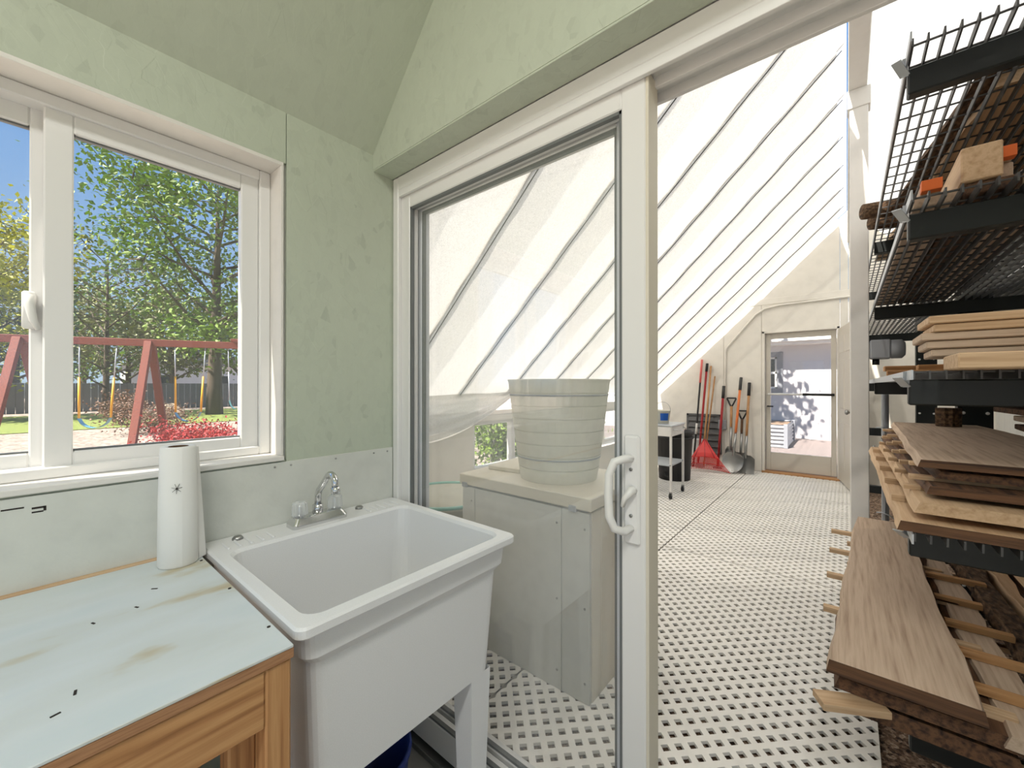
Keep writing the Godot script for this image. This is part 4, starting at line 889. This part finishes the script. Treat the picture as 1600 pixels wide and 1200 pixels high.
	shovel("brown D handled spade leaning between the two long shovels", lean.call(1160, 642), on_y_at(1156, 0.006, -6.74), "dark_wood_y", "", 0.22, 0.28, false)
func on_y_at(u, y, z):
	var p = on_z(u, 650, z); return Vector3(p.x, y, z)
func shovel(label, top: Vector3, tip: Vector3, shaft_m, grip_m, w, h, pointed):
	var t = thing("shovel", label, "shovel"); var d = (top - tip).normalized(); var side = Vector3(1, 0, 0.05).normalized(); var nrm = side.cross(d).normalized()
	if nrm.z < 0: nrm = -nrm
	var nk = tip + d * h
	handle(t, "socket", "steel", nk - d * 0.05, nk + d * 0.30, 0.018)
	var ha = nk + d * 0.28
	if grip_m:
		handle(t, "shaft", shaft_m, ha, top - d * 0.20, 0.018); handle(t, "grip", grip_m, top - d * 0.20, top, 0.022)
	else:
		handle(t, "shaft", shaft_m, ha, top - d * 0.13, 0.018)
		var st = mb(true); tube(st, [top - d * 0.14, top - d * 0.10 - side * 0.022, top - d * 0.01 - side * 0.062, top - side * 0.06, top + side * 0.06, top - d * 0.01 + side * 0.062, top - d * 0.10 + side * 0.022, top - d * 0.14], 0.012, 8); put(st, "d_grip", M("black_plastic"), t)
	var st = mb(true); var g = []; var n = 12
	for i in n + 1:
		var k = i / float(n); var row = []
		var half: float = w * 0.5 * (minf(1.0, 0.55 + k * 3.0) if not pointed else minf(1.0, 0.5 + k * 2.6) * (sqrt(maxf(0.0, 1.0 - pow(maxf(0.0, (k - 0.45) / 0.55), 2.0))) if k > 0.45 else 1.0))
		for j in 9:
			var s = j / 4.0 - 1.0
			row.append(nk - d * (h * k) + side * half * s + nrm * (0.022 * s * s + 0.02 * sin(PI * k) * -1.0 + 0.012))
		g.append(row)
	for i in n:
		for j in 8:
			quad(st, g[i][j], g[i][j + 1], g[i + 1][j + 1], g[i + 1][j], nrm); quad(st, g[i][j] - nrm * 0.003, g[i][j + 1] - nrm * 0.003, g[i + 1][j + 1] - nrm * 0.003, g[i + 1][j] - nrm * 0.003, -nrm)
	put(st, "blade", M("steel"), t)

func box_and_pot():
	# home made insulated box behind the sliding door
	var x0 = -1.52; var x1 = -0.79; var z0 = -1.98; var z1 = -1.44; var h = 0.83
	var b = thing("wooden_chest", "white painted wooden chest with a flat lid behind the glass door", "chest")
	box("carcass", M("box_white"), Vector3(x0 + 0.02, -0.02, z0 + 0.02), Vector3(x1 - 0.02, 0.775, z1 - 0.02), 0.0, b)
	box("lid", M("box_cream"), Vector3(x0 - 0.012, 0.777, z0 - 0.01), Vector3(x1 + 0.012, h, z1 + 0.012), 0.004, b)
	for e in [[x0, x0 + 0.085], [x0 + 0.088, x1 - 0.135], [x1 - 0.132, x1 - 0.002]]:
		var p = box("front_board", M("box_white"), Vector3(e[0], 0.0, z1 - 0.02), Vector3(e[1], 0.765, z1), 0.002, b)
		for y in [0.08, 0.38, 0.70]:
			var s = mb(true); tube(s, [Vector3(e[1] - 0.02, y, z1 - 0.001), Vector3(e[1] - 0.02, y, z1 + 0.002)], 0.005, 8); put(s, "screw", M("steel"), p)
	for e in [[z1 - 0.10, z1 - 0.022], [z1 - 0.30, z1 - 0.103], [z0, z1 - 0.303]]:
		box("side_board", M("box_cream"), Vector3(x1 - 0.02, 0.0, e[0]), Vector3(x1, 0.765, e[1]), 0.002, b)
	for e in [x0 + 0.01, x1 - 0.09]: box("corner_clip", M("grey_box"), Vector3(e, 0.765, z1 + 0.002), Vector3(e + 0.035, 0.79, z1 + 0.016), 0.002, b)
	var s2 = board("cream painted board lying on the chest beside the planter", "box_cream", Vector3(-1.50, h, -1.95), Vector3(-1.30, h + 0.022, -1.60), 0.1)
	# planter
	var p = thing("planter_pot", "large cream barrel planter standing on the white chest", "planter", Vector3(-1.10, h, -1.69))
	var prof = [Vector2(0, 0), Vector2(0.185, 0)]
	var hh = 0.468
	for k in 8:
		var y0 = 0.006 + k * hh / 8.0; var y1 = 0.006 + (k + 1) * hh / 8.0; var r0 = 0.186 + 0.062 * pow(y0 / hh, 0.9); var r1 = 0.186 + 0.062 * pow(y1 / hh, 0.9)
		prof.append(Vector2(r0, y0)); prof.append(Vector2(r1, y1 - 0.004)); prof.append(Vector2(r1 - 0.004, y1 - 0.003)); prof.append(Vector2(r1 - 0.004, y1))
	prof.append(Vector2(0.252, 0.47)); prof.append(Vector2(0.252, 0.478)); prof.append(Vector2(0.236, 0.478)); prof.append(Vector2(0.178, 0.02)); prof.append(Vector2(0, 0.02))
	var st = mb(); lathe(st, prof, Vector3.ZERO, 48); put(st, "pot", M("cream_pot"), p)
	for y in [0.105, 0.40]:
		st = mb(true); var r = 0.1865 + 0.062 * pow(y / hh, 0.9); lathe(st, [Vector2(r - 0.002, y), Vector2(r + 0.002, y + 0.001), Vector2(r + 0.002, y + 0.008), Vector2(r - 0.002, y + 0.009)], Vector3.ZERO, 48); put(st, "hoop", M("grey_box"), p)
	# pale teal tub on the floor left of the chest
	var tb = thing("round_tub", "pale teal round plastic tub left of the white chest", "tub", Vector3(-1.86, 0.0, -1.62))
	st = mb(true); lathe(st, [Vector2(0, 0), Vector2(0.24, 0), Vector2(0.285, 0.60), Vector2(0.30, 0.605), Vector2(0.30, 0.62), Vector2(0.278, 0.62), Vector2(0.235, 0.02), Vector2(0, 0.02)], Vector3.ZERO, 36); put(st, "tub", M("cream_pot"), tb)
	st = mb(true); lathe(st, [Vector2(0.284, 0.618), Vector2(0.304, 0.618), Vector2(0.304, 0.632), Vector2(0.284, 0.632), Vector2(0.284, 0.618)], Vector3.ZERO, 36); put(st, "rim", M("teal"), tb)
	for q in [[-2.53, -3.35], [-2.53, -3.68]]:
		var fp = thing("flower_pot", "small black flower pot on the knee wall sill", "flower pot", Vector3(q[0], 0.48, q[1]), 0.0, "black pots on the sill")
		st = mb(true); lathe(st, [Vector2(0, 0), Vector2(0.055, 0), Vector2(0.075, 0.11), Vector2(0.082, 0.11), Vector2(0.082, 0.13), Vector2(0.07, 0.13), Vector2(0.052, 0.01), Vector2(0, 0.01)], Vector3.ZERO, 20); put(st, "pot", M("bin"), fp)
		st = mb(true); lathe(st, [Vector2(0.071, 0.112), Vector2(0, 0.116)], Vector3.ZERO, 20); put(st, "soil", M("gravel"), fp)

# ---------- outdoors
func far_yard():
	var gy = -0.15
	var gr = setting("floor", "pinkish gravel yard behind the storm door", "gravel yard"); gr.name = numbered("floor_gravel_yard")
	box("gravel", M("pea_gravel"), Vector3(-9, gy - 0.2, -40), Vector3(14, gy, -7.13), 0.0, gr)
	# neighbouring house
	var hz = -13.3
	var h = thing("house", "pale stucco house with a grey trimmed window across the gravel", "house", Vector3(0, 0, hz))
	var win0 = on_z(1186, 607, hz); var win1 = on_z(1214, 558, hz)
	var st = mb(); var wy0: float = win0.y; var wy1: float = win1.y; var wx0: float = win0.x; var wx1: float = win1.x
	span(st, Vector3(-9, gy, -4), Vector3(wx0, 2.6, 0)); span(st, Vector3(wx1, gy, -4), Vector3(7, 2.6, 0)); span(st, Vector3(wx0, gy, -4), Vector3(wx1, wy0, 0)); span(st, Vector3(wx0, wy1, -4), Vector3(wx1, 2.6, 0)); span(st, Vector3(wx0, wy0, -4), Vector3(wx1, wy1, -0.1))
	put(st, "wall", M("stucco"), h)
	var wn = Node3D.new(); wn.name = "window"; h.add_child(wn)
	st = mb(); for e in [[wx0 - 0.14, wy0 - 0.14, wx0, wy1 + 0.14], [wx1, wy0 - 0.14, wx1 + 0.14, wy1 + 0.14], [wx0, wy0 - 0.14, wx1, wy0], [wx0, wy1, wx1, wy1 + 0.14]]: span(st, Vector3(e[0], e[1], 0), Vector3(e[2], e[3], 0.03), 0.003)
	put(st, "trim", M("grey_trim"), wn)
	st = mb(); var my = (wy0 + wy1) / 2
	for e in [[wx0, wy0, wx0 + 0.05, wy1], [wx1 - 0.05, wy0, wx1, wy1], [wx0, wy0, wx1, wy0 + 0.05], [wx0, wy1 - 0.05, wx1, wy1], [wx0, my - 0.03, wx1, my + 0.03]]: span(st, Vector3(e[0], e[1], -0.07), Vector3(e[2], e[3], -0.02), 0.003)
	put(st, "frame", M("vinyl"), wn)
	box("pane", M("dark_glass"), Vector3(wx0, wy0, -0.06), Vector3(wx1, wy1, -0.05), 0.0, wn)
	st = mb(); prism(st, PackedVector2Array([Vector2(0.42, 2.50), Vector2(0.42, 2.52), Vector2(-4.5, 4.1), Vector2(-4.5, 4.0), Vector2(0, 2.5)]), yz, -9.4, 7.4); put(st, "roof", M("shingle"), h)
	for k in 9:
		var y = 2.53 + k * 0.05 * 1.0; st = mb(); bx(st, Vector3(-1, 2.535 + k * 0.0675, 0.36 - k * 0.21), Vector3(16.8, 0.008, 0.22), 0.0, Basis(Vector3.RIGHT, 0.312)); put(st, "shingle_course", M("shingle"), h)
	box("fascia", M("white_paint"), Vector3(-9.4, 2.36, 0.40), Vector3(7.4, 2.52, 0.43), 0.003, h)
	box("gutter", M("white_paint"), Vector3(-9.4, 2.43, 0.43), Vector3(7.4, 2.52, 0.52), 0.01, h)
	box("soffit", M("white_paint"), Vector3(-9.4, 2.36, 0.0), Vector3(7.4, 2.375, 0.40), 0.0, h)
	# corrugated raised bed
	var bd = thing("raised_bed", "corrugated galvanized raised garden bed on the gravel outside the storm door", "raised bed", Vector3(-1.06, gy, -11.0))
	var n = 26
	for sd in [[Vector3(-1.3, 0, 0), Vector3(0, 0, 0), Vector3(0, 0, 1)], [Vector3(0, 0, 0), Vector3(0, 0, -1.6), Vector3(1, 0, 0)], [Vector3(-1.3, 0, -1.6), Vector3(-1.3, 0, 0), Vector3(-1, 0, 0)], [Vector3(0, 0, -1.6), Vector3(-1.3, 0, -1.6), Vector3(0, 0, -1)]]:
		st = mb(true)
		for k in n:
			var f = func(i): return sd[2] * 0.018 * sin(i * TAU / 4.33) + Vector3(0, 0.53 * i / n, 0)
			quad(st, sd[0] + f.call(k), sd[1] + f.call(k), sd[1] + f.call(k + 1), sd[0] + f.call(k + 1), sd[2])
		put(st, "corrugated_side", M("grey_box"), bd)
	for c in [Vector3(0, 0, 0), Vector3(0, 0, -1.6), Vector3(-1.3, 0, 0), Vector3(-1.3, 0, -1.6)]:
		box("corner_post", M("grey_trim"), c + Vector3(-0.04, 0, -0.04), c + Vector3(0.04, 0.54, 0.04), 0.006, bd)
	box("soil", M("gravel"), Vector3(-1.28, 0.0, -1.58), Vector3(-0.02, 0.49, -0.02), 0.0, bd)
	tree("shade_tree", "leafy tree left of the path that shades the stucco house", Vector3(-3.55, gy, -10.6), 7.6, 2.1, 7000, "leaf_green", 0.16, 71, 3.1)

func leaf_mesh(s):
	var st = mb(); var a = Vector3(0, 0, 0); var b = Vector3(0.32 * s, 0.5 * s, 0.1 * s); var c = Vector3(0, 1.0 * s, 0); var d = Vector3(-0.32 * s, 0.5 * s, 0.1 * s)
	tri(st, a, b, c, Vector3.BACK); tri(st, a, c, d, Vector3.BACK); st.generate_normals(); return st.commit()
func scatter(parent, called, mesh, m, pts: Array, sc = 0.35):
	var mm = MultiMesh.new(); mm.transform_format = MultiMesh.TRANSFORM_3D; mm.use_colors = true; mm.mesh = mesh; mm.instance_count = pts.size()
	for i in pts.size():
		var bs = Basis.from_euler(Vector3(rng.randf_range(-PI, PI), rng.randf_range(-PI, PI), rng.randf_range(-PI, PI))).scaled(Vector3.ONE * rng.randf_range(1.0 - sc, 1.0 + sc))
		mm.set_instance_transform(i, Transform3D(bs, pts[i])); var k = rng.randf_range(0.6, 1.25); mm.set_instance_color(i, Color(k, k, k * 0.9))
	var o = MultiMeshInstance3D.new(); o.name = called; o.multimesh = mm; o.material_override = M(m); o.set_meta("kind", "stuff"); parent.add_child(o, true)
	return o
func tree(called, label, at: Vector3, h, r, leaves, leaf_m, leaf_s, sd, crown_from = -1.0, trunk_r = 0.16, group = ""):
	rng.seed = sd
	var t = thing(called, label, "tree", at, 0.0, group); var c0: float = h * 0.3 if crown_from < 0 else crown_from
	var st = mb(true); var bend = Vector3(rng.randf_range(-0.3, 0.3), 0, rng.randf_range(-0.3, 0.3))
	tube(st, [Vector3(0, -0.1, 0), Vector3(0, c0 * 0.5, 0), Vector3(0, c0, 0) + bend * 0.3, Vector3(0, h * 0.6, 0) + bend, Vector3(0, h * 0.93, 0) + bend * 1.3], [trunk_r * 1.2, trunk_r, trunk_r * 0.85, trunk_r * 0.45, 0.02], 9); put(st, "trunk", M("tree_bark"), t)
	var tips = []; st = mb(true)
	for k in 22:
		var y = lerpf(c0 * 0.9, h * 0.85, k / 21.0); var a = k * 2.4 + rng.randf(); var kk = (y - c0 * 0.9) / (h - c0 * 0.9)
		var len: float = r * (0.55 + 0.6 * sin(PI * clampf(0.2 + kk * 0.8, 0, 1))) * rng.randf_range(0.7, 1.05)
		var b0 = Vector3(0, y, 0) + bend * (y / h); var dir = Vector3(cos(a), rng.randf_range(0.25, 0.7), sin(a)).normalized()
		var b1 = b0 + dir * len * 0.5; var b2 = b0 + dir * len + Vector3(0, len * 0.12, 0)
		tube(st, [b0, b1, b2], [trunk_r * 0.38 * (1.1 - kk), trunk_r * 0.2, 0.008], 6, false)
		for q in 3:
			var e = b1.lerp(b2, rng.randf()) ; var f = e + Vector3(rng.randf_range(-1, 1), rng.randf_range(-0.2, 0.8), rng.randf_range(-1, 1)) * len * 0.45
			tube(st, [e, f], [trunk_r * 0.12, 0.006], 5, false); tips.append(f); tips.append(e.lerp(f, 0.5))
		tips.append(b2); tips.append(b1.lerp(b2, 0.6))
	put(st, "branches", M("tree_bark"), t)
	var pts = []
	for i in leaves:
		var c: Vector3 = tips[rng.randi() % tips.size()]; var v = Vector3(rng.randfn(), rng.randfn() * 0.7, rng.randfn()) * r * 0.155
		pts.append(c + v)
	scatter(t, "foliage", leaf_mesh(leaf_s), leaf_m, pts)
	return t
func shrub(called, label, at: Vector3, rx, h, n, leaf_m, leaf_s, sd, group = ""):
	rng.seed = sd; var t = thing(called, label, "shrub", at, 0.0, group); var st = mb(true); var pts = []
	for k in 14:
		var a = k * 2.4; var e = Vector3(cos(a) * rx * rng.randf_range(0.3, 0.9), h * rng.randf_range(0.6, 1.0), sin(a) * rx * rng.randf_range(0.3, 0.9))
		tube(st, [Vector3(0, -0.02, 0), e * 0.5 + Vector3(0, 0.1 * h, 0), e], [0.014, 0.010, 0.004], 5, false)
		for i in n / 14: pts.append(e * rng.randf_range(0.35, 1.08) + Vector3(rng.randfn(), rng.randfn() * 0.6, rng.randfn()) * rx * 0.2)
	put(st, "stems", M("tree_bark"), t)
	for i in pts.size(): pts[i].y = maxf(pts[i].y, 0.02)
	scatter(t, "foliage", leaf_mesh(leaf_s), leaf_m, pts)
	return t
func side_yard():
	var gy = -0.20
	var g = setting("floor", "tan gravel ground of the yard outside the window", "ground"); g.name = numbered("floor_side_yard")
	box("gravel", M("yard_gravel"), Vector3(-70, gy - 0.2, -45), Vector3(-2.76, gy, 40), 0.0, g)
	box("gravel", M("yard_gravel"), Vector3(-2.76, gy - 0.2, 2.62), Vector3(30, gy, 40), 0.0, g)
	box("gravel", M("yard_gravel"), Vector3(-2.76, gy - 0.2, -0.92), Vector3(-1.47, gy, 2.62), 0.0, g)
	box("lawn_strip", M("lawn"), Vector3(-30, gy, -16), Vector3(-19.5, gy + 0.02, 16), 0.0, g)
	# swing set
	var L = Vector3(-12.8, 2.21, 0.25); var R = Vector3(-11.0, 2.21, -3.3); var dir = (R - L).normalized(); var pr = Vector3(-dir.z, 0, dir.x)
	if pr.x < 0: pr = -pr
	var s = thing("swing_set", "red stained wooden swing set on the gravel outside the window", "swing set")
	var st = mb(); bar(st, L - dir * 0.1, R + dir * 1.6, 0.10, 0.15, 0.006); put(st, "beam", M("redwood"), s)
	for k in [0.06, 0.57, 1.3]:
		var c: Vector3 = L.lerp(R, k)
		for sg in [-1, 1]:
			st = mb(); bar(st, c + pr * sg * 0.07 + Vector3(0, 0.02, 0), Vector3(c.x, gy - 0.02, c.z) + pr * sg * 0.95, 0.13, 0.10, 0.006); put(st, "leg", M("redwood"), s)
		st = mb(); bar(st, c + pr * 0.40 + Vector3(0, -0.95, 0), c - pr * 0.40 + Vector3(0, -0.95, 0), 0.09, 0.05, 0.004)
		if k > 0.9: put(st, "cross_brace", M("redwood"), s)
	st = mb(); bar(st, R - dir * 0.1 + Vector3(0, 0.10, 0) - pr * 0.3, R - dir * 0.1 + Vector3(0, 0.10, 0) + pr * 0.3, 0.14, 0.06, 0.004); put(st, "cap_board", M("redwood"), s)
	var idx = 0
	for q in [[0.28, 0.43, 0.42], [0.68, 0.82, 0.5], [0.93, 1.02, 0.75]]:
		var sw = thing("swing", ["swing with yellow sleeved chains and a pale blue strap seat", "swing with yellow sleeved chains beside the middle legs of the swing set", "swing with bare chains at the far end of the swing set"][idx], "swing")
		var sy: float = q[2]; var ends = []
		for e in 2:
			var a: Vector3 = L.lerp(R, q[e]) + Vector3(0, -0.08, 0); var b: Vector3 = Vector3(a.x, sy + 0.18, a.z) + dir * (0.05 if e == 0 else -0.05) + pr * 0.12
			st = mb(true); tube(st, [a, a.lerp(b, 0.45)], 0.011, 6); put(st, "chain", M("galvanized"), sw)
			st = mb(true); tube(st, [a.lerp(b, 0.45), b], 0.021 if idx < 2 else 0.011, 7); put(st, "sleeve", M("yellow_sleeve" if idx < 2 else "galvanized"), sw); ends.append(b)
		st = mb(true); var m: Vector3 = (ends[0] + ends[1]) * 0.5 - Vector3(0, 0.2, 0); var row = []
		for i in 11:
			var t = i / 10.0; var p: Vector3 = ends[0].lerp(ends[1], t); p.y -= 0.2 * pow(sin(PI * t), 0.6); row.append(p)
		for i in 10:
			quad(st, row[i] - pr * 0.07, row[i] + pr * 0.07, row[i + 1] + pr * 0.07, row[i + 1] - pr * 0.07, Vector3.UP); quad(st, row[i] - pr * 0.07 - Vector3(0, 0.012, 0), row[i] + pr * 0.07 - Vector3(0, 0.012, 0), row[i + 1] + pr * 0.07 - Vector3(0, 0.012, 0), row[i + 1] - pr * 0.07 - Vector3(0, 0.012, 0), Vector3.DOWN)
		put(st, "seat", M("swing_blue" if idx < 2 else "teal"), sw); idx += 1
	# trees, shrubs, rock
	var tp = on_y(335, 648, gy); tree("maple_tree", "tall bright green leafy tree standing behind the swing set", tp, 12.6, 4.6, 11000, "leaf_green", 0.24, 11, 3.0, 0.32)
	tree("yellow_tree", "yellow green tree at the far end of the yard left of the swing set", at_depth(-60, 600, 17) * Vector3(1, 0, 1) + Vector3(0, gy, 0), 9.0, 3.6, 7000, "leaf_yellow", 0.22, 12, 1.2, 0.2)
	tree("thin_tree", "thin half bare tree with brown twigs behind the swing set", at_depth(165, 600, 22) * Vector3(1, 0, 1) + Vector3(0, gy, 0), 9.5, 3.6, 2600, "leaf_olive", 0.2, 13, 1.5, 0.16)
	var k = 0
	for q in [[20, 27, 8.0], [200, 36, 9.5], [270, 34, 8.0], [390, 38, 9.0], [-120, 30, 9.5], [130, 40, 9.0]]:
		tree("background_tree", ["dense olive tree in the row along the far fence", "brighter green tree in the row along the far fence"][k % 2], at_depth(q[0], 600, q[1]) * Vector3(1, 0, 1) + Vector3(0, gy, 0), q[2], 4.4, 3400, ["leaf_olive", "leaf_green"][k % 2], 0.36, 20 + k, 1.5, 0.25, "trees along the fence"); k += 1
	shrub("dry_shrub", "brown twiggy shrub on the gravel behind the swing set", at_depth(238, 600, 12.5) * Vector3(1, 0, 1) + Vector3(0, gy, 0), 1.3, 0.85, 2600, "leaf_brown", 0.07, 41)
	shrub("dark_shrub", "dark plum shrub beside the thin tree", at_depth(190, 600, 15) * Vector3(1, 0, 1) + Vector3(0, gy, 0), 0.8, 1.2, 1500, "leaf_brown", 0.09, 42)
	for q in [[352, 8.0, 51], [300, 8.8, 52], [395, 7.2, 53]]:
		shrub("red_shrub", "low red leaved shrub under the end of the swing set", at_depth(q[0], 600, q[1]) * Vector3(1, 0, 1) + Vector3(0, gy, 0), 0.9, 0.62, 3600, "leaf_red", 0.06, q[2], "red shrubs")
	for q in [[-3.7, -3.0, 61], [-3.8, -4.4, 62], [-3.7, -5.8, 63]]:
		shrub("green_shrub", "bright green shrub outside the low greenhouse windows", Vector3(q[0], gy, q[1]), 0.75, 1.25, 2600, "leaf_green", 0.07, q[2], "shrubs outside the greenhouse")
	var rk = thing("boulder", "pale tan boulder lying at the edge of the lawn", "boulder", at_depth(262, 600, 18.5) * Vector3(1, 0, 1) + Vector3(0, gy, 0)); rng.seed = 5
	st = mb(); var lr = []
	for q in [[0.0, 0.75], [0.25, 0.8], [0.5, 0.6], [0.65, 0.3]]:
		var ring = []
		for i in 12: var r: float = q[1] * rng.randf_range(0.82, 1.12); ring.append(Vector3(cos(TAU * i / 12) * r, q[0], sin(TAU * i / 12) * r * 0.7))
		lr.append(ring)
	loft(st, lr); cap(st, lr[3], Vector3.UP); put(st, "stone", M("rock"), rk)
	# grey board fence and pale house beyond
	var f = thing("board_fence", "grey board fence along the far side of the yard", "fence", Vector3(-33, gy, 0)); var pm = mb(); bx(pm, Vector3(0, 0.8, 0), Vector3(0.03, 1.6, 0.285), 0.004); pm.generate_normals(); var pmesh = pm.commit()
	for i in 100:
		var o = put_mesh(pmesh, "board", M("fence_grey"), f); o.position.z = -17 + i * 0.3
	var hs = thing("pale_house", "pale house partly hidden behind the trees beyond the fence", "house", Vector3(-68, gy, -14)); box("wall", M("stucco"), Vector3(-4, 0, -6), Vector3(4, 4.0, 6), 0.0, hs)
	st = mb(); prism(st, PackedVector2Array([Vector2(-6.6, 4.0), Vector2(6.6, 4.0), Vector2(0, 7.0)]), yz, -4.5, 4.5); put(st, "roof", M("shingle"), hs)
	for zz in [-3.0, 3.0]:
		var wn = box("window", M("vinyl"), Vector3(4.0, 1.4, zz - 0.8), Vector3(4.05, 2.8, zz + 0.8), 0.01, hs); box("pane", M("dark_glass"), Vector3(4.05, 1.5, zz - 0.7), Vector3(4.07, 2.7, zz + 0.7), 0.0, wn)
